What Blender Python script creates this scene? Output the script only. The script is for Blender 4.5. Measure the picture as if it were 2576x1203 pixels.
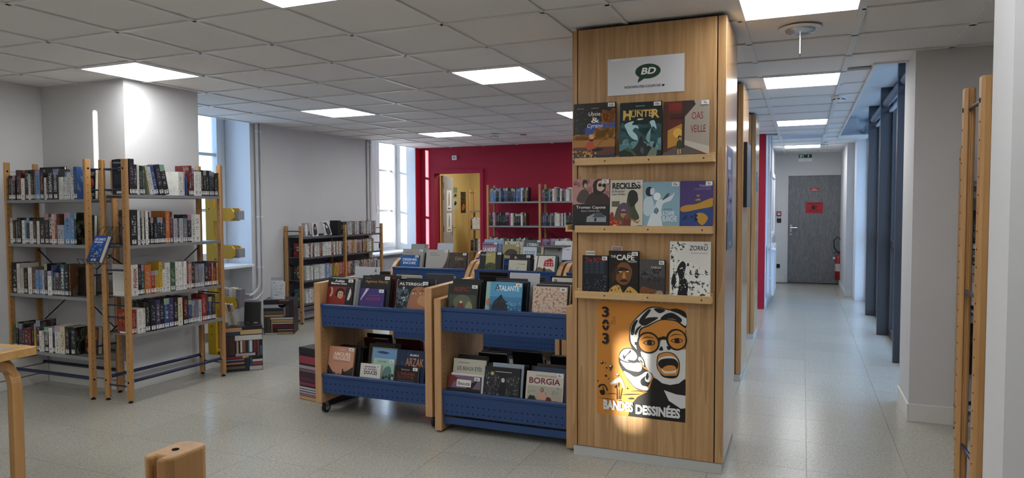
import bpy, math, random
from mathutils import Vector, Matrix
random.seed(11)
PI = math.pi
for o in list(bpy.data.objects): bpy.data.objects.remove(o)
SC = bpy.context.scene
COL = SC.collection

# ------------------------------------------------------------------ camera
CAM_Z, CEIL = 1.4474, 2.4736
F_PX, YAW, PITCH, ROLL = 1751.66, 0.3961, 0.0438, -0.0038
cd = bpy.data.cameras.new('camera'); cam = bpy.data.objects.new('camera', cd); COL.objects.link(cam)
cd.sensor_fit = 'HORIZONTAL'; cd.sensor_width = 36.0; cd.lens = F_PX / 2576 * 36
cd.clip_start = 0.02
_f = Vector((-math.sin(YAW)*math.cos(PITCH), math.cos(YAW)*math.cos(PITCH), -math.sin(PITCH)))
_r = Vector((math.cos(YAW), math.sin(YAW), 0)); _u = _r.cross(_f)
_r2 = _r*math.cos(ROLL) + _u*math.sin(ROLL); _u2 = -_r*math.sin(ROLL) + _u*math.cos(ROLL)
cam.matrix_world = Matrix(((_r2.x, _u2.x, -_f.x, 0), (_r2.y, _u2.y, -_f.y, 0), (_r2.z, _u2.z, -_f.z, CAM_Z), (0, 0, 0, 1)))
SC.camera = cam
# ------------------------------------------------------------------ sky, sun, exposure
w = bpy.data.worlds.new('sky'); SC.world = w; w.use_nodes = True
bg = w.node_tree.nodes['Background']; bg.inputs[0].default_value = (0.37, 0.62, 1.0, 1); bg.inputs[1].default_value = 4.6
sd = bpy.data.lights.new('sun', 'SUN'); sd.energy = 40; sd.angle = 0.013; sd.color = (1.0, 0.93, 0.82)
sun = bpy.data.objects.new('sun', sd); COL.objects.link(sun); sun.location = (-20, -30, 8)
sun.rotation_euler = Vector((1.0, 2.0, -0.23)).to_track_quat('-Z', 'Y').to_euler()
SC.view_settings.view_transform = 'Standard'; SC.view_settings.look = 'None'
SC.view_settings.exposure = 0.18; SC.view_settings.gamma = 1.0; SC.view_settings.use_curve_mapping = False
PANEL_EMIT = 15.0

# ------------------------------------------------------------------ materials
def lin(h):
    if not isinstance(h, str): return tuple(h)
    h = h.lstrip('#'); r = []
    for i in (0, 2, 4):
        c = int(h[i:i+2], 16)/255; r.append(c/12.92 if c <= .04045 else ((c+.055)/1.055)**2.4)
    return tuple(r)
MC = {}
def mat(name, color='#808080', rough=.5, metal=0., spec=.5, emit=0.):
    k = name
    if k in MC: return MC[k]
    m = bpy.data.materials.new(name); m.use_nodes = True
    b = m.node_tree.nodes['Principled BSDF']
    b.inputs['Base Color'].default_value = (*lin(color), 1)
    b.inputs['Roughness'].default_value = rough; b.inputs['Metallic'].default_value = metal
    b.inputs['Specular IOR Level'].default_value = spec
    if emit:
        b.inputs['Emission Color'].default_value = (*lin(color), 1); b.inputs['Emission Strength'].default_value = emit
    MC[k] = m
    return m
def ink(h): return mat('ink_'+h.lstrip('#'), h, .42, 0, .4)
class NT:
    def __init__(s, m): s.t = m.node_tree; s.b = s.t.nodes['Principled BSDF']
    def n(s, ty, **kw):
        x = s.t.nodes.new(ty)
        for k, v in kw.items(): setattr(x, k, v)
        return x
    def l(s, a, b): s.t.links.new(a, b)
    def math(s, op, a, b=None, c=None):
        x = s.n('ShaderNodeMath', operation=op)
        for i, q in enumerate((a, b, c)):
            if q is None: continue
            if isinstance(q, (int, float)): x.inputs[i].default_value = q
            else: s.l(q, x.inputs[i])
        return x.outputs[0]
    def mix(s, fac, a, b, blend='MIX'):
        x = s.n('ShaderNodeMix', data_type='RGBA', blend_type=blend)
        for i, q in ((0, fac), (6, a), (7, b)):
            if isinstance(q, (int, float)): x.inputs[i].default_value = q
            elif isinstance(q, tuple): x.inputs[i].default_value = (*q, 1) if len(q) == 3 else q
            else: s.l(q, x.inputs[i])
        return x.outputs[2]
    def noise(s, vec, scale, detail=3, rough=.5, w=None):
        x = s.n('ShaderNodeTexNoise'); x.inputs['Scale'].default_value = scale; x.inputs['Detail'].default_value = detail
        x.inputs['Roughness'].default_value = rough
        if w is not None: x.noise_dimensions = '4D'; s.l(w, x.inputs['W'])
        s.l(vec, x.inputs['Vector']); return x.outputs[0]
    def coord(s, kind='Object', scale=(1, 1, 1)):
        t = s.n('ShaderNodeTexCoord'); mp = s.n('ShaderNodeMapping'); mp.inputs['Scale'].default_value = scale
        s.l(t.outputs[kind], mp.inputs[0]); return mp.outputs[0]
    def ramp(s, fac, stops):
        r = s.n('ShaderNodeValToRGB'); e = r.color_ramp.elements
        while len(e) < len(stops): e.new(.5)
        for k, (p, c) in enumerate(stops): e[k].position = p; e[k].color = (*lin(c), 1)
        s.l(fac, r.inputs[0]); return r.outputs[0]
    def bump(s, h, strength=.2, dist=.002):
        b = s.n('ShaderNodeBump'); b.inputs['Strength'].default_value = strength; b.inputs['Distance'].default_value = dist
        s.l(h, b.inputs['Height']); s.l(b.outputs[0], s.b.inputs['Normal'])

def wood(name, c0, c1, c2, rough=.42, grain=(26, 26, 1.3), cath=True):
    m = mat(name, c1, rough); t = NT(m)
    v = t.coord('Object', grain)
    n1 = t.noise(v, 1.0, 5, .55)
    v2 = t.coord('Object', (4.5, 4.5, .16)); n2 = t.noise(v2, 1.6, 2, .5)
    rings = t.math('FRACT', t.math('MULTIPLY', n2, 11.0))
    v3 = t.coord('Object', (160, 160, 5)); n3 = t.noise(v3, 1.0, 2, .5)
    a = t.math('ADD', t.math('MULTIPLY', n1, .55), t.math('MULTIPLY', n3, .28))
    if cath: a = t.math('ADD', a, t.math('MULTIPLY', rings, .20))
    else: a = t.math('ADD', a, .12)
    t.l(t.ramp(a, [(.30, c0), (.52, c1), (.78, c2)]), t.b.inputs['Base Color'])
    return m
M_PILLAR = wood('oak_laminate', '#99734a', '#b28b5e', '#c5a276', .38)
M_BEECH = wood('beech', '#99703f', '#b08350', '#c39a66', .42, (30, 30, 1.6), False)
M_CARTW = wood('cart_beech', '#a67c4e', '#ba9064', '#c9a57b', .42, (30, 30, 1.6), False)
M_PINE = wood('pine', '#b48a54', '#c8a470', '#d6b88a', .45, (1.4, 34, 34), False)
M_TABLE = wood('birch_table', '#ac8048', '#bf9458', '#d0aa72', .35, (1.4, 34, 34), False)
def paint(name, c, rough=.75, mott=.06, bump=.12):
    m = mat(name, c, rough, 0, .3); t = NT(m); v = t.coord('Object')
    n = t.noise(v, 1.7, 4, .6); L = lin(c)
    t.l(t.mix(n, tuple(x*(1-mott) for x in L), tuple(min(1, x*(1+mott)) for x in L)), t.b.inputs['Base Color'])
    t.bump(t.noise(v, 260, 2), bump, .0008)
    return m
M_WALL = paint('wall_paint_grey', '#cbcaca')
M_REVEAL = paint('reveal_paint', '#dfe2e6', .6)
M_RED = paint('red_paint', '#9c1a33', .6, .05)
M_YELLOW = paint('yellow_paint', '#c9b273', .7)
M_WHITE = mat('white_lacquer', '#dfe0e0', .35)
M_WFRAME = mat('window_lacquer', '#cfd3d6', .35)
M_BASEB = paint('baseboard_white', '#d6d5d1', .5)
def ceil_mat():
    m = mat('mineral_tile', '#c4c2bf', .9, 0, .2); t = NT(m); v = t.coord('Object')
    oi = t.n('ShaderNodeObjectInfo')
    base = t.mix(oi.outputs['Random'], lin('#e0dedd'), lin('#e6e4e3'))
    sp = t.noise(v, 300, 2, .6)
    t.l(t.mix(t.math('MULTIPLY', t.math('GREATER_THAN', sp, .62), .12), base, lin('#83807d')), t.b.inputs['Base Color'])
    t.bump(sp, .25, .001)
    return m
M_CTILE = ceil_mat()
M_RAIL = mat('grid_rail_white', '#e0e0e0', .45)
def floor_mat():
    m = mat('speckled_floor', '#a09d94', .34, 0, .5); t = NT(m)
    g = t.n('ShaderNodeNewGeometry'); v = g.outputs['Position']; oi = t.n('ShaderNodeObjectInfo')
    s1 = t.noise(v, 85, 3, .8); s2 = t.noise(v, 48, 2, .6); s3 = t.noise(v, 1.3, 3, .5)
    base = t.mix(oi.outputs['Random'], lin('#aeaba2'), lin('#b4b1a8'))
    base = t.mix(t.math('MULTIPLY', s3, .35), base, lin('#95907f'))
    base = t.mix(t.math('MULTIPLY', t.math('SMOOTH_MIN', t.math('MAXIMUM', t.math('MULTIPLY', t.math('SUBTRACT', s1, .5), 9.0), 0.0), 1.0, .05), .5), base, lin('#6d6a63'))
    base = t.mix(t.math('MULTIPLY', t.math('MAXIMUM', t.math('MULTIPLY', t.math('SUBTRACT', s2, .55), 4.0), 0.0), .5), base, lin('#c9c6bd'))
    t.l(base, t.b.inputs['Base Color'])
    t.b.inputs['Roughness'].default_value = .22
    return m
M_FLOOR = floor_mat()
M_JOINT = mat('floor_joint', '#6a675f', .8)
M_EMIT = mat('lamp_diffuser', '#f7f9fb', .5, 0, .3, PANEL_EMIT)
M_OFFP = mat('unlit_diffuser', '#b9c3da', .3)
M_BLUE = mat('blue_steel', '#22406f', .36, 0, .5)
M_NAVY = mat('navy_rod', '#1d2847', .32, .2, .5)
M_BLACK = mat('black_plastic', '#141416', .45)
M_HOLE = mat('hole_dark', '#0c0b0c', .9, 0, .1)
M_SHELF = mat('grey_shelf_steel', '#8b8b8c', .4, .25)
M_CHROME = mat('chrome', '#c9c9c9', .18, 1.)
M_WIRE = mat('dark_wire', '#4a4a4c', .35, .8)
M_PAGES = mat('page_block', '#cfc6b0', .8, 0, .2)
M_DARKFRAME = mat('anthracite_aluminium', '#45474d', .4, .3)
M_TUBEGREY = mat('blind_tube', '#7d8697', .5)
M_RAD = mat('radiator_white', '#dadfe6', .35)
M_YELL = mat('yellow_steel', '#c9a012', .4)
M_STICK = mat('sticker_white', '#e4e3de', .5)
def glass_mat():
    m = bpy.data.materials.new('pane_glass'); m.use_nodes = True; nt = m.node_tree; nt.nodes.clear()
    o = nt.nodes.new('ShaderNodeOutputMaterial'); tr = nt.nodes.new('ShaderNodeBsdfTransparent'); gl = nt.nodes.new('ShaderNodeBsdfGlossy')
    lw_ = nt.nodes.new('ShaderNodeLayerWeight'); pw = nt.nodes.new('ShaderNodeMath'); pw.operation = 'POWER'; pw.inputs[1].default_value = 4.0
    fr = nt.nodes.new('ShaderNodeMath'); fr.operation = 'MULTIPLY_ADD'; fr.inputs[1].default_value = .6; fr.inputs[2].default_value = .03; mx = nt.nodes.new('ShaderNodeMixShader')
    nt.links.new(lw_.outputs['Facing'], pw.inputs[0]); nt.links.new(pw.outputs[0], fr.inputs[0])
    tr.inputs[0].default_value = (.94, .96, .97, 1); gl.inputs['Roughness'].default_value = .02
    nt.links.new(fr.outputs[0], mx.inputs[0]); nt.links.new(tr.outputs[0], mx.inputs[1]); nt.links.new(gl.outputs[0], mx.inputs[2]); nt.links.new(mx.outputs[0], o.inputs[0])
    return m
M_GLASS = glass_mat()
def clear_mat():
    m = bpy.data.materials.new('clear_acrylic'); m.use_nodes = True; nt = m.node_tree; nt.nodes.clear()
    o = nt.nodes.new('ShaderNodeOutputMaterial'); tr = nt.nodes.new('ShaderNodeBsdfTransparent'); gl = nt.nodes.new('ShaderNodeBsdfGlossy')
    mx = nt.nodes.new('ShaderNodeMixShader'); mx.inputs[0].default_value = .18; tr.inputs[0].default_value = (.93, .95, .96, 1); gl.inputs['Roughness'].default_value = .08
    nt.links.new(tr.outputs[0], mx.inputs[1]); nt.links.new(gl.outputs[0], mx.inputs[2]); nt.links.new(mx.outputs[0], o.inputs[0])
    return m
M_CLEAR = clear_mat()
def book_mat(name, manga=False):
    m = mat(name, '#444444', .42, 0, .45); t = NT(m)
    oi = t.n('ShaderNodeObjectInfo'); tc = t.n('ShaderNodeTexCoord'); sp = t.n('ShaderNodeSeparateXYZ'); t.l(tc.outputs['Generated'], sp.inputs[0])
    x, y, z = sp.outputs; rnd = oi.outputs['Random']; base = oi.outputs['Color']
    bw = t.n('ShaderNodeRGBToBW'); t.l(base, bw.inputs[0]); light = t.math('GREATER_THAN', bw.outputs[0], .22)
    W = t.math('MULTIPLY', rnd, 97.)
    mp = t.n('ShaderNodeMapping'); t.l(tc.outputs['Generated'], mp.inputs[0]); mp.inputs['Scale'].default_value = (2.2, .01, 30 if not manga else 14)
    n = t.noise(mp.outputs[0], 1.5, 1, .4, W)
    txt = t.math('GREATER_THAN', n, .57 if not manga else .53)
    inx = t.math('LESS_THAN', t.math('ABSOLUTE', t.math('SUBTRACT', x, .5)), .26 if not manga else .36)
    zc = t.math('ADD', .5, t.math('MULTIPLY', rnd, .12)); inz = t.math('LESS_THAN', t.math('ABSOLUTE', t.math('SUBTRACT', z, zc)), .27 if not manga else .45)
    front = t.math('LESS_THAN', y, .02)
    mask = t.math('MULTIPLY', t.math('MULTIPLY', txt, inx), t.math('MULTIPLY', inz, front))
    hv = t.n('ShaderNodeHueSaturation'); hv.inputs['Color'].default_value = (.42, .20, .12, 1); hv.inputs['Saturation'].default_value = .6
    t.l(t.math('MULTIPLY', rnd, 7.3), hv.inputs['Hue'])
    lightcol = t.mix(t.math('GREATER_THAN', t.math('FRACT', t.math('MULTIPLY', rnd, 13.7)), .72), (.50, .49, .45), hv.outputs[0])
    tcol = t.mix(light, lightcol, (.05, .045, .05))
    # coloured foot or head band on some spines and a printed picture on the boards
    band = t.math('MULTIPLY', t.math('GREATER_THAN', t.math('FRACT', t.math('MULTIPLY', rnd, 31.3)), .68), t.math('MULTIPLY', front, t.math('GREATER_THAN', z, .80)))
    c = t.mix(t.math('MULTIPLY', band, .8), base, hv.outputs[0])
    c = t.mix(mask, c, tcol)
    pic = t.noise(tc.outputs['Generated'], 3.2, 3, .6, W)
    board = t.math('SUBTRACT', 1, front)
    c = t.mix(t.math('MULTIPLY', board, t.math('MULTIPLY', t.math('GREATER_THAN', pic, .54), .25)), c, hv.outputs[0])
    t.l(c, t.b.inputs['Base Color'])
    return m
M_BOOK = book_mat('book_cover'); M_MANGA = book_mat('manga_cover', True)
def speckle_mat(name, c0, c1, c2, sc):
    m = mat(name, c0, .6); t = NT(m); v = t.coord('Object'); n = t.noise(v, sc, 4, .7); n2 = t.noise(v, sc*1.7, 3, .7)
    c = t.mix(t.math('GREATER_THAN', n, .55), lin(c0), lin(c1)); t.l(t.mix(t.math('GREATER_THAN', n2, .6), c, lin(c2)), t.b.inputs['Base Color'])
    return m
M_SPECK = speckle_mat('speckled_print', '#c9b29c', '#8e5f4c', '#6d8089', 60)
M_INKART = speckle_mat('black_white_inking', '#e2e2da', '#16161a', '#e2e2da', 38)
M_DARKART = speckle_mat('dark_inking', '#17171b', '#3a3a40', '#8c8c90', 34)

# ------------------------------------------------------------------ mesh builder
class MB:
    def __init__(s): s.v = []; s.f = []; s.m = []; s.mats = []
    def mi(s, m):
        if m not in s.mats: s.mats.append(m)
        return s.mats.index(m)
    def add(s, vs, fs, m):
        o = len(s.v); s.v += [tuple(p) for p in vs]; k = s.mi(m)
        for f in fs: s.f.append([o+i for i in f]); s.m.append(k)
        return s
    def box(s, x0, x1, y0, y1, z0, z1, m):
        vs = [(x, y, z) for z in (z0, z1) for y in (y0, y1) for x in (x0, x1)]
        return s.add(vs, [(0, 2, 3, 1), (4, 5, 7, 6), (0, 1, 5, 4), (2, 6, 7, 3), (0, 4, 6, 2), (1, 3, 7, 5)], m)
    def prism(s, pts, fn, a, b, m):
        n = len(pts); vs = [fn(u, v, a) for u, v in pts] + [fn(u, v, b) for u, v in pts]
        fs = [list(range(n))[::-1], list(range(n, 2*n))] + [(i, (i+1) % n, n+(i+1) % n, n+i) for i in range(n)]
        return s.add(vs, fs, m)
    def tube(s, pts, r, m, n=8, closed=False):
        pts = [Vector(p) for p in pts]; vs = []; N = len(pts); up = None
        for i, p in enumerate(pts):
            d = (pts[min(i+1, N-1)] - pts[max(i-1, 0)]).normalized()
            if up is None: up = Vector((0, 0, 1)) if abs(d.z) < .9 else Vector((1, 0, 0))
            a = d.cross(up).normalized(); b = a.cross(d).normalized(); up = b
            vs += [p + (a*math.cos(2*PI*k/n) + b*math.sin(2*PI*k/n))*r for k in range(n)]
        fs = [(i*n+k, i*n+(k+1) % n, (i+1)*n+(k+1) % n, (i+1)*n+k) for i in range(N-1) for k in range(n)]
        fs += [list(range(n))[::-1], [(N-1)*n+k for k in range(n)]]
        return s.add(vs, fs, m)
    def lathe(s, prof, c, m, n=16, axis='z'):
        vs = []
        for r, h in prof:
            for k in range(n):
                a = 2*PI*k/n; p = (r*math.cos(a), r*math.sin(a), h)
                if axis == 'x': p = (p[2], p[0], p[1])
                if axis == 'y': p = (p[0], p[2], p[1])
                vs.append((c[0]+p[0], c[1]+p[1], c[2]+p[2]))
        N = len(prof)
        fs = [(i*n+k, i*n+(k+1) % n, (i+1)*n+(k+1) % n, (i+1)*n+k) for i in range(N-1) for k in range(n)]
        fs += [list(range(n))[::-1], [(N-1)*n+k for k in range(n)]]
        return s.add(vs, fs, m)
    def poly(s, pts, m): return s.add(pts, [list(range(len(pts)))], m)
    def build(s, name, parent=None, loc=(0, 0, 0), rot=(0, 0, 0), smooth=False, bevel=0):
        me = bpy.data.meshes.new(name); me.from_pydata(s.v, [], s.f)
        for m in s.mats: me.materials.append(m)
        me.polygons.foreach_set('material_index', s.m)
        if smooth: me.shade_smooth(); 
        me.update()
        o = bpy.data.objects.new(name, me); COL.objects.link(o); o.location = loc; o.rotation_euler = rot
        if parent: o.parent = parent
        if smooth:
            try: me.set_sharp_from_angle(angle=.7)
            except Exception: pass
        if bevel:
            b = o.modifiers.new('bevel', 'BEVEL'); b.width = bevel; b.segments = 2; b.limit_method = 'ANGLE'; b.angle_limit = .6
        return o
def B(*a): return MB().box(*a)
def tag(o, label, cat, group=None, kind=None):
    o['label'] = label; o['category'] = cat
    if group: o['group'] = group
    if kind: o['kind'] = kind
    return o
def thing(name, label, cat, loc=(0, 0, 0), rotz=0, group=None, kind=None, rot=None):
    o = bpy.data.objects.new(name, None); o.empty_display_size = .1; COL.objects.link(o); o.location = loc
    o.rotation_euler = rot if rot else (0, 0, rotz)
    return tag(o, label, cat, group, kind)
def struct(name, mb, label, cat, bevel=0, parent=None):
    return tag(mb.build(name, parent, bevel=bevel), label, cat, kind='structure')
def inst(src, loc, parent=None, rot=(0, 0, 0), scale=(1, 1, 1)):
    c = src.copy(); COL.objects.link(c); c.location = loc; c.rotation_euler = rot; c.scale = scale; c.parent = parent
    return c
# ---- lettering
TXT = {}
def text_data(s, bold=0.):
    k = (s, bold)
    if k in TXT: return TXT[k]
    cu = bpy.data.curves.new('lettering', 'FONT'); cu.body = s; cu.resolution_u = 3; cu.offset = bold
    ob = bpy.data.objects.new('lettering', cu); me = ob.to_mesh()
    vs = [tuple(v.co) for v in me.vertices]; fs = [tuple(p.vertices) for p in me.polygons]
    ob.to_mesh_clear(); bpy.data.objects.remove(ob); bpy.data.curves.remove(cu)
    xs = [v[0] for v in vs] or [0]; ys = [v[1] for v in vs] or [0]
    x0, x1, y0, y1 = min(xs), max(xs), min(ys), max(ys)
    nv = [((v[0]-x0)/max(1e-6, x1-x0), (v[1]-y0)/max(1e-6, y1-y0)) for v in vs]
    TXT[k] = (nv, fs); return TXT[k]
def put_text(mb, s, x0, y0, x1, y1, m, place, k, bold=0., slant=0., vert=False):
    nv, fs = text_data(s, bold)
    pts = []
    for u, v in nv:
        if vert: u, v = 1-v, u
        pts.append(place(x0+(x1-x0)*u + slant*(y1-y0)*v, y0+(y1-y0)*v, k))
    mb.add(pts, fs, m)
def smooth_poly(pts, sub=4):
    n = len(pts); out = []
    for i in range(n):
        p0, p1, p2, p3 = pts[i-1], pts[i], pts[(i+1) % n], pts[(i+2) % n]
        for j in range(sub):
            t = j/sub; q = []
            for a in (0, 1):
                q.append(.5*(2*p1[a] + (p2[a]-p0[a])*t + (2*p0[a]-5*p1[a]+4*p2[a]-p3[a])*t*t + (3*p1[a]-p0[a]-3*p2[a]+p3[a])*t**3))
            out.append(tuple(q))
    return out
class Letters:
    """each line of print stays a mesh of its own"""
    def __init__(s): s.parts = []
    @property
    def v(s): return s.parts
    def add(s, vs, fs, m): s.parts.append(MB().add(vs, fs, m))
    def build(s, name, parent): return [p.build(name, parent) for p in s.parts if p.v]
def art(shapes, W, H, place, mb=None, k0=1):
    """flat print: rectangles, ellipses, polygons, letters in 0..1 of a W x H sheet; returns (picture, lettering)"""
    pic = mb or MB(); tx = Letters(); k = k0
    for sh in shapes:
        ty = sh[0]; P = lambda u, v: place(u*W, v*H, k)
        def M(c): return c if not isinstance(c, str) else ink(c)
        if ty == 'r': _, a, b, c, d, col = sh; pic.poly([P(a, b), P(c, b), P(c, d), P(a, d)], M(col))
        elif ty == 'e':
            _, a, b, rx, ry, col = sh; pic.poly([P(a+rx*math.cos(q*PI/12), b+ry*math.sin(q*PI/12)) for q in range(24)], M(col))
        elif ty == 'p': pic.poly([P(u, v) for u, v in sh[1]], M(sh[2]))
        elif ty == 's': pic.poly([P(u, v) for u, v in smooth_poly(sh[1])], M(sh[2]))
        elif ty == 't':
            _, s, a, b, c, d, col = sh[:7]; bold = sh[7] if len(sh) > 7 else 0.; sl = sh[8] if len(sh) > 8 else 0.
            put_text(tx, s, a*W, b*H, c*W, d*H, M(col), place, k, bold, sl)
        elif ty == 'd':   # scattered dabs: seed, count, box, size range, colour
            _, seed, cnt, a, b, c, d, s0, s1, col = sh; rr = random.Random(seed)
            for _i in range(cnt):
                cx, cy, r = rr.uniform(a, c), rr.uniform(b, d), rr.uniform(s0, s1); an = rr.uniform(0, 6)
                pic.poly([P(min(1, max(0, cx+r*math.cos(an+q)*rr.uniform(.5, 1))), min(1, max(0, cy+r*W/H*math.sin(an+q)*rr.uniform(.5, 1)))) for q in (0, 1.2, 2.4, 3.6, 4.8)], M(col))
        k += 1
    return pic, tx
# ================================================================== SETTING
CT = CEIL            # underside of the ceiling grid
WZ = 2.78            # head of the window recesses
XW = -6.08           # room face of the outer wall (middle stretch)
YR = 10.47           # face of the red wall
# ---- floor
fl = struct('floor', B(-6.6, 2.6, -9.0, 14.6, -.10, -.004, M_JOINT), 'pale grey speckled tiled floor of the library and corridor', 'floor')
def in_view(x, y):
    d = Vector((x, y, -CAM_Z)); z = d.dot(_f)
    if z < .4: return False
    px = 1288 + F_PX*d.dot(_r2)/z; py = 601.5 - F_PX*d.dot(_u2)/z
    return -260 < px < 2830 and py < 1420
tile = B(-.249, .249, -.249, .249, -.004, 0, M_FLOOR).build('floor_tile', fl)
spots = []
for i in range(-12, 6):
    for j in range(-19, 29):
        x, y = .285+.5*i, .36+.5*j
        if x-.25 < -6.5 or x+.25 > 2.7 or y+.25 > 14.6: continue
        spots.append((math.hypot(x, y) if in_view(x, y) else 1e6+math.hypot(x, y), x, y))
spots.sort()
rest = MB(); first = True
for n, (d, x, y) in enumerate(spots):
    if d < 1e6 and n < 300:
        if first: tile.location = (x, y, 0); first = False
        else: inst(tile, (x, y, 0), fl)
    else: rest.box(x-.249, x+.249, y-.249, y+.249, -.004, 0, M_FLOOR)
ro = rest.build('floor_tile_remainder', fl); ro['kind'] = 'stuff'
# ---- outer wall at left
mb = MB()
def wall_with_openings(mb, x0, x1, y0, y1, z1, holes, m):
    ys = y0
    for (a, b, za, zb) in holes:
        mb.box(x0, x1, ys, a, 0, z1, m); mb.box(x0, x1, a, b, 0, za, m); mb.box(x0, x1, a, b, zb, z1, m); ys = b
    mb.box(x0, x1, ys, y1, 0, z1, m)
wall_with_openings(mb, -6.6, -5.93, -9.0, 3.92, WZ, [(-8.0, -6.05, .8, 2.66), (1.0, 2.75, .8, 2.66)], M_WALL)
struct('wall_left', mb, 'pale grey wall at the far left behind the corner bookcase', 'wall')
struct('wall_left_pier', B(-6.6, -4.95, 3.92, 4.65, 0, CT+.03, M_WALL), 'projecting pale grey wall pier between the left bookcases and the window', 'wall')
mb = MB(); mb.box(-6.6, -6.42, 4.65, 6.47, 0, .78, M_REVEAL); mb.box(-6.66, XW, 6.47, 9.0, 0, WZ, M_WALL)
mb.box(-6.6, -6.42, 9.0, 10.3, 0, .74, M_REVEAL); mb.box(-6.6, -5.9, 4.65, 6.47, WZ, WZ+.1, M_REVEAL); mb.box(-6.6, XW, 9.0, 10.3, WZ, WZ+.1, M_REVEAL)
wm = struct('wall_left_middle', mb, 'grey stretch of wall between the two tall windows', 'wall')
B(-6.56, XW+.002, 6.468, 6.4705, .0, WZ, M_REVEAL).build('window_reveal', wm)
B(-6.6, XW, 10.3, YR, 0, WZ, M_REVEAL).build('window_reveal', wm)
# ---- red wall with doorway
DX0, DX1, DZ = -5.80, -4.94, 2.045
mb = MB(); mb.box(-6.6, DX0-.04, YR, YR+.16, 0, WZ, M_RED); mb.box(DX1+.04, -.5, YR, YR+.16, 0, CT+.03, M_RED); mb.box(DX0-.04, DX1+.04, YR, YR+.16, DZ+.04, CT+.03, M_RED)
mb.box(XW-.001, XW+.012, 10.3, YR, 0, WZ, M_RED)
struct('wall_back', mb, 'deep red wall at the back of the room', 'wall')
d1 = thing('door_1', 'open doorway with red frame and grey door leaf in the red wall', 'door', ((DX0+DX1)/2, YR, 0), kind='structure')
cx = (DX0+DX1)/2; hw = (DX1-DX0)/2
mb = MB()
for s in (-1, 1): mb.box(min(s*hw, s*(hw+.06)), max(s*hw, s*(hw+.06)), -.025, .18, 0, DZ+.06, M_RED)
mb.box(-hw, hw, -.025, .18, DZ, DZ+.06, M_RED); mb.build('door_frame', d1)
leaf_m = mat('door_grey_leaf', '#8d8d8b', .5)
lf = MB(); lf.box(0, .045, 0, .84, .01, 2.02, leaf_m); lf.box(-.001, .046, -.004, 0, .01, 2.02, M_BEECH)
lfo = lf.build('door_leaf', d1, (-hw+.01, .19, 0), (0, 0, .28))
for z in (.3, 1.05, 1.6, 1.8): MB().tube([(.05, .0, z), (.05, .0, z+.1)], .009, M_CHROME).build('hinge', lfo, smooth=True)
hd = MB(); hd.box(.045, .05, .74, .775, .95, 1.15, M_CHROME); hd.tube([(.05, .757, 1.1), (.095, .757, 1.1), (.1, .65, 1.1)], .009, M_CHROME); hd.build('door_handle', lfo, smooth=True)
# ---- room beyond the doorway
mb = MB(); mb.box(-6.6, -6.42, YR+.16, 13.2, 0, 2.6, M_YELLOW); mb.box(-6.42, -3.5, 13.05, 13.2, 0, 2.6, M_YELLOW); mb.box(-3.6, -3.5, YR+.16, 13.05, 0, 2.6, M_YELLOW); mb.box(-6.6, -3.5, YR+.16, 13.2, 2.6, 2.65, M_YELLOW)
struct('wall_far_room', mb, 'yellow walls of the small room seen through the doorway', 'wall')
# ---- corridor walls
mb = MB(); mb.box(-.7, -.5, YR+.16, 14.4, 0, CT+.03, M_REVEAL)
struct('wall_corridor_left', mb, 'white left wall of the corridor behind the radiator', 'wall')
mb = MB(); mb.box(-.7, -.29, 14.4, 14.6, 0, CT+.03, M_WALL); mb.box(.685, 1.2, 14.4, 14.6, 0, CT+.03, M_WALL); mb.box(-.29, .685, 14.4, 14.6, 2.07, CT+.03, M_WALL); mb.box(-.29, .685, 14.58, 14.6, 0, 2.07, M_WALL)
struct('wall_corridor_end', mb, 'pale grey wall around the grey door closing the corridor', 'wall')
mb = MB(); mb.box(.64, 1.2, 12.45, 14.4, 0, CT+.03, M_WALL)
struct('wall_corridor_right', mb, 'pale wall end at the far right of the corridor', 'wall')
mb = MB(); mb.box(.75, 1.2, 12.0, 12.45, 0, WZ, M_REVEAL); mb.box(.44, 1.2, 5.67, 12.45, WZ, WZ+.06, M_REVEAL); mb.box(.95, 1.2, 11.9, 12.0, 0, WZ, M_REVEAL); mb.box(.75, .95, 11.95, 12.0, 0, WZ, M_REVEAL); mb.box(.40, .454, 5.6, 12.45, 2.56, WZ+.06, M_REVEAL); mb.box(.40, 1.2, 5.60, 5.654, 2.56, WZ+.06, M_REVEAL); mb.box(.40, .75, 11.66, 11.70, 2.56, WZ+.06, M_REVEAL)
struct('wall_corridor_niche', mb, 'white wall closing the glazed niche of the corridor', 'wall')
mb = MB(); mb.box(.674, 2.6, 5.33, 5.67, 0, CT+.03, M_WALL); mb.box(.674, 1.05, 5.67, 5.84, 0, WZ, M_WALL)
struct('wall_right_pier', mb, 'grey wall pier to the right of the corridor', 'wall')
mb = MB(); mb.box(.415, 2.6, 1.82, 2.0, 0, CT+.03, M_WALL)
struct('wall_right', mb, 'pale wall end cropped at the right edge of the picture', 'wall')
struct('wall_right_side', B(2.6, 2.75, -9.0, 5.67, 0, CT+.1, M_WALL), 'side wall beyond the right hand bookcase', 'wall')
struct('wall_behind', B(-6.6, 2.75, -9.15, -9.0, 0, CT+.1, M_WALL), 'wall of the reading room behind the viewer', 'wall')
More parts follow.
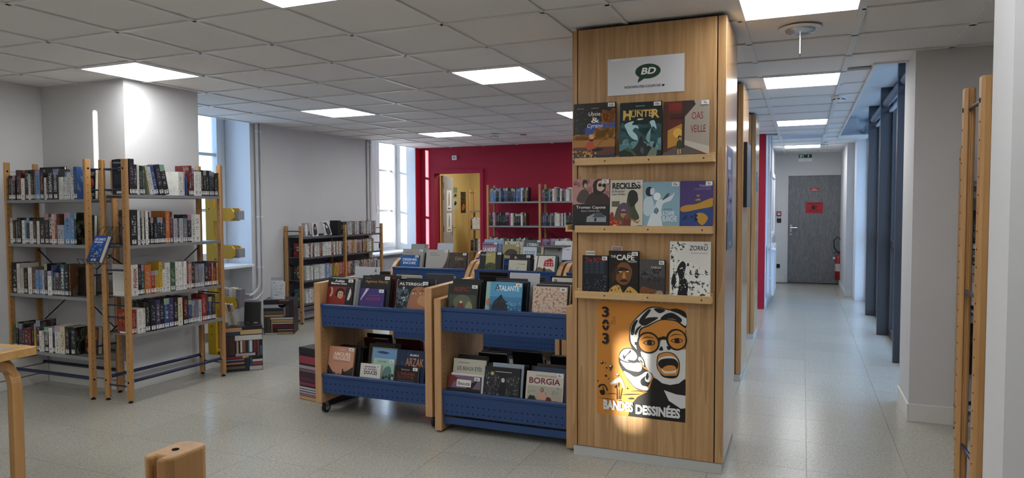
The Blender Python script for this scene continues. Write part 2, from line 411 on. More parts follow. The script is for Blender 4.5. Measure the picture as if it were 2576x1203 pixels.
# outside, out of view: block added to keep the sun off the nearer window
struct('wall_added_sun_block', B(-8.4, -6.62, 3.85, 4.25, -.6, 4.2, M_WALL), 'unseen block added outside to keep sun off the nearer window', 'wall')
g = paint('outside_paving', '#b9b6ae', .9)
struct('ground_outside', B(-40, -6.62, -40, 40, -.7, -.6, g), 'pale paving outside the windows', 'ground')
struct('wall_added_sky_block', B(7.0, 7.4, -2.0, 30, -.6, 4.2, M_WALL), 'unseen pale wall added to cut skylight on the corridor glazing', 'wall')  # out of view, added to hold back low sky from the corridor
struct('wall_added_shade_block', B(-6.6, 1.25, -9.1, 15, 3.0, 9.0, M_WALL), 'unseen block added above the ceiling to shade the courtyard', 'wall')  # unseen mass added so the courtyard stays out of the sun
struct('ground_courtyard', B(1.3, 25, 5.7, 40, -.12, -.02, g), 'pale courtyard paving outside the corridor glazing', 'ground')
# ---- baseboards
def baseb(name, lst, label):
    mb = MB()
    for a in lst: mb.box(*a, M_BASEB)
    struct(name, mb, label, 'baseboard', .003)
baseb('baseboard_pier', [(.662, .674, 5.318, 5.84, 0, .12), (.674, 2.6, 5.318, 5.33, 0, .12)], 'white baseboard at the foot of the grey pier')
baseb('baseboard_end', [(-.5, -.335, 14.388, 14.4, 0, .13), (.64, .628, 12.45, 14.4, 0, .1), (.64, .75, 12.438, 12.45, 0, .1), (.75, .95, 11.988, 12.0, 0, .1)], 'white baseboard at the end of the corridor')
baseb('baseboard_left', [(-5.93, -4.95, 3.885, 3.92, .0, .075), (-5.93, -4.95, 3.885, 3.92, .082, .157), (-5.93, -4.95, 3.885, 3.92, .164, .235), (-5.93, -5.89, 1.0, 3.88, .0, .075), (-5.93, -5.89, 1.0, 3.88, .082, .157), (-5.93, -5.89, 1.0, 3.88, .164, .235)], 'white ribbed heating skirting along the left wall')
baseb('baseboard_pier_side', [(-4.95, -4.94, 3.92, 4.65, 0, .07)], 'low white baseboard along the side of the left pier')
# ---- suspended ceiling
mb = MB()
for a in [(-6.085, .47, -9.0, YR), (.47, 2.6, -9.0, 5.67), (-.7, .47, YR, 14.4), (.47, .75, 11.65, 14.4)]: mb.box(a[0], a[1], a[2], a[3], 2.502, 2.56, M_CTILE)
cl = struct('ceiling', mb, 'suspended ceiling of grey mineral tiles in white rails with square light panels', 'ceiling')
GX = lambda i: -2.479+.6*i
GY = lambda j: 2.884+.6*j
CXL = [-1.279, -.93, -.33, .27, .87, 1.47, 2.07, 2.6]
LAMPS = [(-4, 1), (-4, 5), (-4, 9), (0, -1), (0, 3), (0, 7), (0, 11), (-4, -3), (0, -5), (-4, -7), (0, -9), (-4, -11), (0, -13), (-4, -15), (0, -17)]
CLAMPS = [(2, 1), (2, 5), (2, 10), (2, 16), (2, -3), (2, -8), (2, -13)]
OFFL = [(2, 13)]
tile_cache = {}
lamp_xy = []
def ctile(x0, x1, y0, y1):
    k = (round(x1-x0, 3), round(y1-y0, 3))
    loc = ((x0+x1)/2, (y0+y1)/2, CT)
    if k not in tile_cache:
        w2, d2 = k[0]/2-.004, k[1]/2-.004
        tile_cache[k] = B(-w2, w2, -d2, d2, .0095, .024, M_CTILE).build('ceiling_tile', cl, loc)
    else: inst(tile_cache[k], loc, cl)
def clipr(lo, hi, a, b): return max(lo, a), min(hi, b)
for j in range(-3, 20):
    y0, y1 = GY(j), GY(j+1)
    if y0 < YR:
        for i in range(-6, 2):
            if (i, j) in LAMPS: lamp_xy.append((GX(i), y0)); continue
            x0, x1 = clipr(-6.085, 9, GX(i), GX(i+1)); ya, yb = clipr(-9, YR, y0, y1)
            if x1 < -4.9 and y1 < 4.66 and y0 > 3.9: continue
            if yb-ya > .03: ctile(x0, x1, ya, yb)
    for c in range(7):
        x0, x1 = CXL[c], CXL[c+1]
        if (c, j) in CLAMPS: lamp_xy.append((x0, y0)); continue
        if (c, j) in OFFL: OFFXY = (x0, y0); continue
        ya, yb = clipr(-9, 14.4, y0, y1)
        if c < 2:
            if y0 > YR-.1: 
                if c == 0: continue
                x0 = -.5
            else: yb = min(yb, YR)
        elif ya >= 5.6 and yb < 11.7: x1 = min(x1, .47)
        elif ya > 11.6: x1 = min(x1, .75)
        elif c > 2 and ya < 5.67: yb = min(yb, 5.67 if c < 4 else 5.33)
        if x1-x0 > .03 and yb-ya > .03: ctile(x0, x1, ya, yb)
def rail(x0, x1, y0, y1):
    mb = B(x0, x1, y0, y1, CT, CT+.008, M_RAIL); mb.build('grid_rail', cl)
for i in range(-6, 3):
    x = GX(i); ya = -1.0
    if x < -4.95:
        rail(x-.012, x+.012, ya, 3.92); rail(x-.012, x+.012, 4.65, YR)
    else: rail(x-.012, x+.012, ya, YR)
for x in CXL[1:7]:
    if x == -.93: rail(x-.012, x+.012, -1, YR)
    elif x < .4: rail(x-.018, x+.018, -1, 14.4)
    else: rail(x-.018, x+.018, -1, 5.3)
for j in range(-4, 20):
    y = GY(j); 
    if y < YR: rail(-4.93 if 3.92 < y < 4.65 else -6.085, -1.279, y-.012, y+.012)
    xe = .47 if 5.67 < y < 11.65 else (.75 if y >= 11.65 else (2.6 if y < 5.3 else .688))
    rail(-1.279 if y < YR else -.5, xe, y-.012, y+.012)
mb = MB(); mb.box(.455, .475, 5.67, 11.65, CT-.004, CT+.10, M_RAIL); mb.box(.455, .70, 5.655, 5.675, CT-.004, CT+.1, M_RAIL); mb.box(.455, .75, 11.64, 11.66, CT-.004, CT+.1, M_RAIL); mb.build('edge_trim', cl)
# ---- light panels
lw = {(-4, 1): 'above the left bookcases', (-4, 5): 'near the window recess', (-4, 9): 'nearest the red wall', (0, -1): 'cropped at the top edge of the picture', (0, 3): 'beside the wooden pillar', (0, 7): 'half hidden behind the wooden pillar'}
frame_p = None
def lamp(x0, y0, label, on=True):
    t = thing('ceiling_light', label, 'ceiling light', (x0+.3, y0+.3, CT-.003), group='square ceiling light panels')
    f = MB(); e = .297
    for a in [(-e, e, -e, -e+.022), (-e, e, e-.022, e), (-e, -e+.022, -e+.022, e-.022), (e-.022, e, -e+.022, e-.022)]: f.box(*a, 0, .02, M_RAIL)
    f.build('frame', t); B(-e+.022, e-.022, -e+.022, e-.022, .006, .018, M_EMIT if on else M_OFFP).build('diffuser', t)
for (i, j) in LAMPS: lamp(GX(i), GY(j), 'lit square ceiling panel '+lw.get((i, j), 'over the reading room behind the viewer'))
cw = {1: 'cropped at the top right, nearest in the corridor', 5: 'second nearest along the corridor', 10: 'third along the corridor ceiling', 16: 'farthest, above the corridor end door'}
for (c, j) in CLAMPS: lamp(CXL[c], GY(j), 'lit square ceiling panel '+cw.get(j, 'over the reading room behind the viewer'))
lamp(OFFXY[0], OFFXY[1], 'unlit bluish square ceiling panel between the far corridor lights', False)
t = thing('ceiling_light', 'unseen ceiling panel added to light the yellow room beyond the doorway', 'ceiling light', (-5.0, 11.8, 2.585))  # not in view, added because the yellow room needs light
B(-.6, .6, -.3, .3, 0, .012, M_EMIT).build('diffuser', t); B(-.62, .62, -.32, .32, .012, .015, M_RAIL).build('frame', t)
# ---- windows of the left wall
def window(n, label, x, y0, y1, z0, z1, sill_x, split, munt, sz):
    t = thing('window_%d' % n, label, 'window', (x, (y0+y1)/2, z0), kind='structure'); yc = (y0+y1)/2
    def bx(name, a, b, c, d, e, f, m=M_WFRAME, par=t, bev=.004): return B(a-x, b-x, c-yc, d-yc, e-z0, f-z0, m).build(name, par, bevel=bev)
    mb = MB()
    for a in [(y0, y0+.07, z0, z1), (y1-.07, y1, z0, z1), (y0+.07, y1-.07, z0, z0+.06), (y0+.07, y1-.07, z1-.06, z1)]: mb.box(-.05, .04, a[0]-yc, a[1]-yc, a[2]-z0, a[3]-z0, M_WFRAME)
    mb.build('window_frame', t, bevel=.004)
    ya, yb = y0+.07, y1-.07; hws = (yb-ya)/2
    for s in range(2):
        a, b = ya+s*hws, ya+(s+1)*hws; zb, zt = z0+.06, z1-.06
        c = MB(); S = .065; Sa, Sb = (S, .115) if s == 0 else (.115, S)
        for q in [(a, a+Sa, zb, zt), (b-Sb, b, zb, zt), (a+S, b-S, zb, zb+.09), (a+S, b-S, zt-S, zt)]: c.box(-.03, .055, q[0]-yc, q[1]-yc, q[2]-z0, q[3]-z0, M_WFRAME)
        co = c.build('casement', t, bevel=.004)
        zs = [zb+.09] + [m for m in munt] + [zt-S]
        for m in munt: bx('muntin', x-.02, x+.03, a+S, b-S, m-.018, m+.018, par=co)
        for k in range(len(zs)-1):
            bx('pane', x-.004, x+.002, a+S, b-S, zs[k]+(.018 if k else 0), zs[k+1]-(.018 if k < len(munt) else 0), M_GLASS, co, 0)
    hb = MB().tube([(.06, 0, .75), (.085, 0, .75), (.085, 0, .63)], .008, M_CHROME); hb.build('handle', t, smooth=True)
    if sill_x: bx('window_sill', x-.02, sill_x, y0, y1, sz-.035, sz, M_REVEAL, t, .008)
    return t
window(1, 'tall white casement window in the recess behind the yellow stand', -6.5, 4.66, 6.46, .78, WZ, -6.03, .5, (1.44, 2.10), .80)
window(2, 'tall white casement window in the sunlit recess beside the red wall', -6.5, 9.01, 10.29, .74, WZ, -6.05, .5, (1.42, 2.09), .75)
window(3, 'unseen window added in the left wall to sunlight the pier, blind nearly closed', -6.5, 1.01, 2.74, .81, 2.65, -5.95, .5, (1.5,), .81)  # out of view, added to let the sun strip reach the pier
window(4, 'unseen window added behind the viewer to sunlight the poster, blind nearly closed', -6.5, -7.99, -6.06, .81, 2.65, -5.95, .5, (1.5,), .81)  # out of view, added to let the sun patch reach the poster
bl = mat('blind_cloth', '#5d5f66', .9)
def blind(label, y0, y1, z0, z1, gaps):
    t = thing('added_slit_blind', label, 'blind', (-6.35, (y0+y1)/2, z1)); yc = (y0+y1)/2; a = y0; mb = MB()
    for (g0, g1, gz0, gz1) in gaps:
        mb.box(-.002, .002, a-yc, g0-yc, z0-z1, 0, bl); mb.box(-.002, .002, g0-yc, g1-yc, z0-z1, gz0-z1, bl); mb.box(-.002, .002, g0-yc, g1-yc, gz1-z1, 0, bl); a = g1
    mb.box(-.002, .002, a-yc, y1-yc, z0-z1, 0, bl); mb.build('cloth', t)
    MB().tube([(0, y0-yc, .0), (0, y1-yc, 0)], .03, M_TUBEGREY, 10).build('tube', t, smooth=True)
blind('unseen grey blind added to shape the sun strip on the pier', 1.01, 2.74, .82, 2.60, [(1.745, 1.815, 2.02, 2.52)])  # added out of view; its slit cuts the sun strip on the pier
blind('unseen grey blind added to shape the sun patch on the poster', -7.99, -6.06, .82, 2.60, [(-7.13, -7.00, 1.46, 1.94)])  # added out of view; its opening is cut to form the poster sun patch
# ---- glazed wall of the corridor
t = thing('window_5', 'tall dark framed glazed wall along the right of the corridor', 'window', (.9, 9.0, 0), kind='structure')
def gb(name, x0, x1, y0, y1, z0, z1, m, bev=0): return B(x0-.9, x1-.9, y0-9, y1-9, z0, z1, m).build(name, t, bevel=bev)
for y in (7.28, 8.82, 10.37): gb('mullion', .785, .99, y, y+.07, 0, WZ, M_DARKFRAME, .004)
ys = [5.84, 7.28, 8.82, 10.37, 11.95]
for k in range(4):
    a, b = ys[k]+(.07 if k else 0), ys[k+1]
    gb('glass_frame', .90, .95, a, a+.05, 0, WZ, M_DARKFRAME); gb('glass_frame', .90, .95, b-.05, b, 0, WZ, M_DARKFRAME)
    for z in ((0, .08), (1.0, 1.07), (WZ-.06, WZ)): gb('transom', .90, .95, a+.05, b-.05, z[0], z[1], M_DARKFRAME)
    gb('pane', .92, .926, a+.05, b-.05, .08, 1.0, M_GLASS); gb('pane', .92, .926, a+.05, b-.05, 1.07, WZ-.06, M_GLASS)
    mb = MB(); mb.tube([(-.06, a-9, 2.60), (-.06, b-9, 2.60)], .04, M_TUBEGREY, 12); mb.build('blind_roll', t, smooth=True)
    B(-.035, .0, a-9, b-9, 2.50, 2.53, M_RAD).build('blind_bar', t, bevel=.006)
# ---- end door
t = thing('door_2', 'grey wood grained door with red signs at the end of the corridor', 'door', (.195, 14.4, 0), kind='structure')
dg = mat('grey_wood_door', '#6c6d6f', .5); q = NT(dg); v = q.coord('Object', (9, 9, 1.2)); n = q.noise(v, 3.0, 5, .6)
q.l(q.ramp(q.math('FRACT', q.math('MULTIPLY', n, 5.0)), [(0, '#5f6062'), (.6, '#6f7072'), (1, '#7c7d7f')]), q.b.inputs['Base Color'])
lf = B(-.465, .465, .012, .06, .01, 2.05, dg).build('door_leaf', t)
mb = MB()
for s in (-1, 1): mb.box(min(s*.465, s*.49), max(s*.465, s*.49), -.02, .18, 0, 2.075, M_WALL)
mb.box(-.465, .465, -.02, .18, 2.05, 2.075, M_WALL); mb.build('door_frame', t, bevel=.003)
hd = MB(); hd.box(-.43, -.39, .004, .012, .92, 1.12, M_CHROME); hd.tube([(-.41, .006, 1.06), (-.41, -.04, 1.06), (-.30, -.045, 1.06)], .009, M_CHROME); hd.lathe([(.012, 0), (.012, .01)], (-.41, .0, .96), M_BLACK, 10, 'y'); hd.build('door_handle', lf, smooth=True)
RS = '#a3202c'
def pl(u, v, k): return (u, -.0004*k, v)
def sign(name, W, H, shapes, base, parent, loc, rot=(0, 0, 0)):
    mb = B(0, W, 0, .001, 0, H, ink(base)); o = mb.build(name, parent, loc, rot)
    p, x = art(shapes, W, H, pl)
    if p.v: p.build('print', o)
    if x.v: x.build('lettering', o)
    return o
sign('red_sign', .30, .21, [('r', .15, .84, .48, .89, '#2a0a0c'), ('r', .52, .84, .60, .89, '#2a0a0c'), ('r', .64, .84, .86, .89, '#2a0a0c'), ('r', .35, .38, .56, .70, '#1d0a0c'), ('e', .45, .58, .05, .05, RS), ('r', .40, .42, .46, .47, RS), ('s', [(.60, .42), (.66, .52), (.61, .62), (.65, .68), (.68, .48)], '#1d0a0c'), ('r', .17, .26, .56, .30, '#2a0a0c'), ('r', .60, .26, .82, .30, '#2a0a0c')], RS, lf, (-.155, .011, 1.335))
sign('red_sign', .15, .055, [('r', .26, .60, .72, .76, '#d9b4b4'), ('r', .06, .24, .94, .44, '#d9b4b4')], RS, lf, (-.08, .011, 1.755))
# ---- glazed trim on the corridor left wall
t = thing('trim_1', 'white moulded frame on the left wall of the corridor', 'trim', (-.5, 12.9, .95), kind='structure')
mb = MB(); 
for a in [(-1.0, .55, 0, .08), (-1.0, .55, 1.0, 1.08), (-1.0, -.92, .08, 1.0), (.47, .55, .08, 1.0)]: mb.box(0, .03, *a, M_REVEAL)
mb.build('moulding', t, bevel=.008); B(0, .008, -.92, .47, .08, 1.0, M_WALL).build('panel', t)
# ================================================================== WOOD-CLAD PILLARS
def pillar(x0, x1, y0, y1, label, grooves=True):
    t = thing('clad_pillar', label, 'pillar', ((x0+x1)/2, (y0+y1)/2, 0), group='oak clad pillars along the corridor'); cx, cy = t.location[0], t.location[1]
    def bx(name, a, b, c, d, e, f, m, bev=.0015): return B(a-cx, b-cx, c-cy, d-cy, e, f, m).build(name, t, bevel=bev)
    P0, P1 = .062, CEIL-.012
    bx('plinth', x0+.006, x1-.006, y0+.006, y1-.006, 0, .058, mat('plinth_grey', '#b9bab8', .55))
    bx('core', x0+.02, x1-.02, y0+.02, y1-.02, .058, CEIL-.004, M_BLACK, 0)
    g0, g1 = x0+.032, x1-.045
    bx('corner_panel', x0, g0-.003, y0, y0+.02, P0, P1, M_PILLAR); bx('front_panel', g0+.003, g1-.003, y0, y0+.02, P0, P1, M_PILLAR); bx('corner_panel', g1+.003, x1, y0, y0+.02, P0, P1, M_PILLAR)
    bx('side_panel', x0, x0+.02, y0+.02, y1, P0, P1, M_PILLAR); bx('side_panel', x1-.02, x1, y0+.02, y1, P0, P1, M_PSIDE); bx('back_panel', x0+.02, x1-.02, y1-.02, y1, P0, P1, M_PILLAR)
    return t
M_PSIDE = wood('oak_laminate_glossy', '#99734a', '#b28b5e', '#c5a276', .16)
PX0, PX1, PY0, PY1 = -1.235, -.385, 3.86, 4.50
pillar(PX0, PX1, PY0, PY1, 'nearest square oak clad pillar carrying the comic ledges and orange poster')
pillar(-1.30, -.462, 6.02, 6.62, 'second oak clad pillar along the corridor with a dark hanging board')
pillar(-1.32, -.485, 8.05, 8.65, 'third oak clad pillar along the corridor, before the red wall')
# ---- paper sign on the pillar
t = thing('paper_sign', 'white paper sign with green speech bubble taped high on the pillar', 'sign', (-1.026, 3.8575, 2.078), rot=(0, -.0, 0))
W, H = .424, .203
mb = B(0, W, 0, .002, 0, H, ink('#d3d2d6')); mb.build('sheet', t)
bub = [(.37+.165+.165*math.cos(q*PI/16), .60+.20*math.sin(q*PI/16)) for q in range(32)]
p, x = art([('p', bub, '#22402c'), ('p', [(.42, .45), (.40, .30), (.50, .42)], '#22402c'), ('t', 'BD', .445, .52, .63, .70, '#eef0ea', .03, .25), ('t', 'NOUVEAUTES COUPS DE', .23, .17, .70, .235, '#1c1c1e', .012), ('s', [(.735, .165), (.718, .20), (.724, .225), (.735, .215), (.746, .225), (.752, .20)], '#1c1c1e')], W, H, pl)
p.build('speech_bubble', t); x.build('lettering', t)
tp = MB(); tp.poly([pl(.05*W, .93*H, 8), pl(.2*W, .95*H, 8), pl(.2*W, .99*H, 8), pl(.05*W, .99*H, 8)], mat('tape', '#e8e8ec', .12)); tp.build('tape', t)
# ---- orange poster
PW, PH = .502, .650
def pc(x, y):
    u = (x-8)/832.; top = 30+32*u; bot = 1085+87*u
    return (min(1, max(0, u)), min(1, max(0, 1-(y-top)/(bot-top))))
OR, BK, WH = '#c98434', '#16130f', '#d2d2d0'
def S(c, *pts): return ('s', [pc(*q) for q in pts], c)
def Pp(c, *pts): return ('p', [pc(*q) for q in pts], c)
def E(c, x, y, rx, ry): u, v = pc(x, y); return ('e', u, v, rx/832., ry/1075., c)
def Tx(s, x0, y1, x1, y0, c, b=0.):
    a = pc(x0, y1); q = pc(x1, y0); 
    return ('t', s, a[0], pc((x0+x1)/2, y1)[1], q[0], pc((x0+x1)/2, y0)[1], c, b)
ps = [Pp(BK, (310, 1115), (345, 1000), (400, 930), (500, 880), (545, 750), (700, 800), (842, 760), (842, 1172)),
 Pp(WH, (645, 865), (760, 905), (841, 915), (841, 1035), (800, 1040), (690, 965)),
 # hair outline, face
 S(BK, (326, 420), (318, 370), (330, 260), (370, 200), (430, 140), (500, 85), (600, 80), (680, 100), (760, 95), (841, 140), (841, 275), (760, 220), (690, 205), (600, 210), (500, 265), (430, 300), (420, 400), (430, 520), (400, 540), (350, 480)),
 S(WH, (334, 400), (335, 270), (375, 208), (440, 145), (510, 95), (600, 90), (690, 112), (770, 115), (838, 165), (838, 255), (760, 205), (690, 193), (600, 200), (490, 255), (420, 290), (405, 390), (420, 500), (370, 460)),
 S(BK, (335, 340), (345, 255), (385, 205), (400, 215), (375, 270), (365, 340)), S(BK, (370, 330), (395, 280), (440, 255), (405, 300), (385, 345)),
 S(BK, (410, 225), (440, 165), (500, 105), (520, 115), (470, 190), (500, 180), (590, 180), (530, 225), (460, 260)),
 S(BK, (548, 98), (600, 92), (655, 110), (600, 140)), S(BK, (610, 195), (650, 150), (720, 135), (800, 190), (790, 225), (740, 195), (690, 190)), S(BK, (700, 112), (770, 105), (838, 150), (838, 180), (770, 140)),
 Pp(WH, (420, 505), (455, 510), (590, 480), (620, 380), (680, 370), (700, 470), (841, 480), (838, 750), (780, 800), (700, 815), (630, 800), (560, 745), (500, 680), (450, 590)),
 Pp(OR, (430, 300), (500, 268), (600, 212), (690, 208), (760, 225), (838, 280), (838, 360), (700, 400), (600, 385), (420, 400)),
 # curls at the nape
 S(BK, (220, 560), (232, 510), (270, 475), (340, 470), (400, 520), (405, 560), (440, 640), (490, 680), (540, 720), (520, 790), (500, 830), (505, 880), (460, 875), (400, 860), (350, 820), (310, 770), (260, 690), (225, 620)),
 S(WH, (228, 560), (240, 515), (275, 483), (335, 478), (385, 520), (390, 570), (330, 600), (270, 590)), S(WH, (235, 590), (300, 610), (410, 605), (440, 650), (420, 690), (350, 685), (285, 660)),
 S(WH, (265, 690), (320, 710), (370, 740), (420, 730), (480, 690), (485, 720), (430, 770), (440, 820), (495, 835), (490, 870), (400, 850), (340, 800)),
 S(BK, (260, 540), (310, 490), (340, 500), (290, 550), (275, 580)), S(BK, (300, 580), (380, 590), (410, 600), (350, 612)), S('#8d8a88', (285, 500), (330, 485), (300, 530), (270, 545)),
 S(WH, (490, 690), (535, 730), (510, 790), (470, 770)), S(BK, (475, 740), (495, 700), (505, 740), (490, 770)),
 S(BK, (398, 570), (415, 540), (455, 570), (475, 650), (440, 620)), S(WH, (405, 572), (420, 552), (448, 578), (462, 632), (432, 608)), S(BK, (418, 580), (440, 590), (450, 615), (430, 600)),
 Pp(BK, (372, 412), (400, 410), (430, 520), (440, 560), (400, 530), (385, 440), (372, 440)),
 # glasses, eyes
 E(BK, 500, 418, 106, 102), E(OR, 500, 418, 89, 86), E(BK, 757, 386, 95, 100), E(OR, 760, 386, 78, 84), Pp(BK, (590, 370), (640, 355), (680, 362), (680, 388), (640, 385), (598, 398)),
 S(BK, (450, 420), (500, 392), (555, 402), (556, 432), (510, 444)), S(OR, (460, 420), (500, 400), (547, 408), (547, 428), (510, 437)), E(BK, 510, 419, 25, 23),
 S(BK, (704, 398), (760, 370), (815, 390), (770, 420)), S(OR, (714, 398), (760, 378), (806, 391), (770, 412)), E(BK, 762, 396, 23, 22),
 S(BK, (428, 395), (480, 360), (560, 375), (480, 369)), S(BK, (698, 362), (740, 332), (826, 345), (745, 340)), Pp(BK, (836, 300), (841, 300), (841, 470), (836, 470)),
 # nose, mouth
 S(BK, (598, 485), (622, 448), (636, 486)), S(BK, (668, 450), (682, 448), (706, 474), (680, 482)),
 S(BK, (578, 640), (585, 540), (630, 508), (690, 502), (750, 530), (788, 610), (765, 740), (645, 742), (600, 690)), S(OR, (585, 635), (593, 545), (635, 514), (690, 509), (745, 537), (780, 610), (758, 725), (655, 728), (607, 690)),
 S(WH, (595, 600), (610, 560), (680, 540), (740, 552), (775, 605), (755, 690), (740, 700), (650, 702), (615, 650)), S(BK, (592, 622), (615, 575), (690, 562), (745, 570), (776, 615), (755, 670), (700, 655), (640, 668)),
 S(OR, (632, 660), (670, 632), (730, 630), (757, 655), (735, 678), (660, 682)), Pp(BK, (640, 728), (765, 725), (760, 742), (650, 745)),
 # little walkers, stones, ground lines
 S(WH, (140, 800), (190, 765), (225, 750), (250, 760), (280, 830), (270, 850), (240, 790), (200, 800), (150, 815)), E(WH, 236, 762, 13, 17), E(BK, 210, 728, 16, 8), E(WH, 208, 722, 10, 8), S(BK, (180, 835), (205, 815), (200, 850)), Pp(BK, (215, 800), (228, 800), (222, 850)),
 Pp(BK, (203, 850), (208, 850), (212, 955), (203, 955)), Pp(BK, (252, 850), (257, 850), (240, 955), (232, 955)), Pp(BK, (225, 860), (229, 860), (228, 950), (222, 950)),
 S(BK, (38, 870), (85, 868), (88, 905), (60, 915), (45, 900)), Pp(BK, (66, 838), (76, 838), (80, 872), (70, 872)), S(BK, (25, 830), (45, 812), (90, 815), (118, 865), (108, 875), (88, 830), (50, 825), (35, 845)),
 E(BK, 58, 606, 17, 15), E(WH, 54, 601, 9, 8), E(BK, 146, 648, 17, 19), E(WH, 142, 640, 9, 10), E(BK, 106, 657, 9, 7), E(BK, 98, 732, 12, 9), E(BK, 143, 676, 9, 7), E(BK, 95, 611, 6, 5), E(BK, 126, 759, 6, 6), E(BK, 20, 780, 8, 6), E(BK, 305, 850, 6, 8),
 S(BK, (90, 905), (160, 895), (205, 905), (160, 903)), S(BK, (250, 910), (330, 900), (440, 905), (330, 912)), S(BK, (310, 945), (345, 935), (370, 950), (340, 955)), S(BK, (15, 935), (100, 945), (190, 958), (100, 950)), S(BK, (330, 880), (400, 868), (470, 885), (400, 876)), S(BK, (215, 968), (240, 963), (250, 968), (230, 974)),
 Tx('3', 60, 180, 127, 80, BK, .03), Tx('0', 62, 304, 128, 200, BK, .03), Pp(OR, (60, 246), (132, 248), (132, 258), (60, 256)), Tx('3', 62, 430, 127, 328, BK, .03),
 Tx('BANDES', 75, 1062, 360, 968, '#d9dadb', .05), Tx('DESSINÉES', 385, 1112, 795, 998, '#d9dadb', .05)]
t = thing('poster', 'large orange and black poster of a shouting woman with round glasses', 'poster', (-1.086, 3.8585, .265))
B(0, PW, 0, .001, 0, PH, ink(OR)).build('sheet', t)
def ppl(u, v, k): return (u, -.00008*k, v)
p, x = art(ps, PW, PH, ppl); p.build('picture', t); 
sm = MB()
for i, (s, yy) in enumerate((('arts', 150), ('recherches', 165), ('créations', 182))):
    a = pc(yy, 250); b = pc(yy, 250-(38 if s == 'arts' else 78)); put_text(x, s, (a[0]-.009)*PW, a[1]*PH, (a[0]+.006)*PW, b[1]*PH, ink(BK), ppl, 4, 0, 0, True)
x.build('lettering', t)
# ---- pine ledges
def ledge(loc, rotz, L, label):
    prof = [(0, 0), (-.062, 0), (-.062, .040), (-.048, .040), (-.048, .012), (-.014, .012), (-.014, .052), (0, .052)]
    mb = MB(); mb.prism(prof, lambda u, v, w: (w, u, v), 0, L, M_PINE)
    o = mb.build('display_ledge', None, loc, (0, 0, rotz), bevel=.002); tag(o, label, 'ledge', 'pine display ledges on the pillar')
    kn = MB()
    for fx in (.23, .55, .93): kn.lathe([(.005, 0), (.005, .0006)], (L*fx, -.0626, .02), mat('knot', '#5f3a1c', .6), 8, 'y')
    kn.build('knots', o)['kind'] = 'stuff'
    return o
L1, L2, L3 = 1.690, 1.309, .935
ledge((-1.201, PY0-.0004, L1), 0, .765, 'uppermost pine ledge on the pillar front')
ledge((-1.201, PY0-.0004, L2), 0, .760, 'middle pine ledge on the pillar front')
ledge((-1.201, PY0-.0004, L3), 0, .760, 'lowest pine ledge on the pillar front, above the poster')
ledge((PX0-.0004, 4.42, L2), -PI/2, .50, 'pine ledge on the left side of the pillar')
# ================================================================== COMIC ALBUMS
def album(W, H, T, color, loc, lean, label, shapes=None, sticker=None, group=None, rotz=0, roll=0, name='comic_album', m=None, stk='#dcdcd8', cat='comic'):
    cm = m or ink(color); b = .003
    mb = MB(); mb.box(0, W, 0, b, 0, H, cm); mb.box(0, W, T-b, T, 0, H, cm); mb.box(0, b, b, T-b, 0, H, cm)
    if 0 < lean < 1: loc = (loc[0], loc[1], loc[2]+T*math.sin(lean)+.0006)
    o = mb.build(name, None, loc, (-lean, roll, rotz)); tag(o, label, cat, group)
    B(b, W-.004, b, T-b, .003, H-.003, M_PAGES).build('pages', o)
    if shapes:
        p, x = art(shapes, W, H, lambda u, v, k: (min(W, max(0, u)), -.00005*k-.0002, min(H, max(0, v))))
        if p.v: p.build('cover_picture', o)
        if x.v: x.build('title', o)
    if sticker:
        s = MB(); sw, sh = min(.04, W*.2), min(.022, H*.1); y = -.0035; s.poly([(W-sw-.004, y, H-sh-.004), (W-.004, y, H-sh-.004), (W-.004, y, H-.004), (W-sw-.004, y, H-.004)], ink(stk))
        so = s.build('sticker', o); tm = MB(); put_text(tm, sticker, W-sw*.75-.004, H-sh*.78-.004, W-sw*.28-.004, H-sh*.25-.004, ink('#1a1a1c'), lambda u, v, k: (u, y-.0004, v), 0, .02); tm.build('sticker_lettering', so)
    return o
G1 = 'comics shown face out on the pillar ledges'
def onledge(x0, x1, ztop, zl, color, label, shapes, st, T=.012, m=None, stk='#dcdcd8'):
    z = zl+.0125; W = x1-x0; Hh = ztop-z; lean = min(.06, (PY0-3.8165-T)/Hh*.9) if zl > 1 else .028
    return album(W, Hh, T, color, (x0, 3.8165, z), lean, label, shapes, st, G1, m=m, stk=stk)
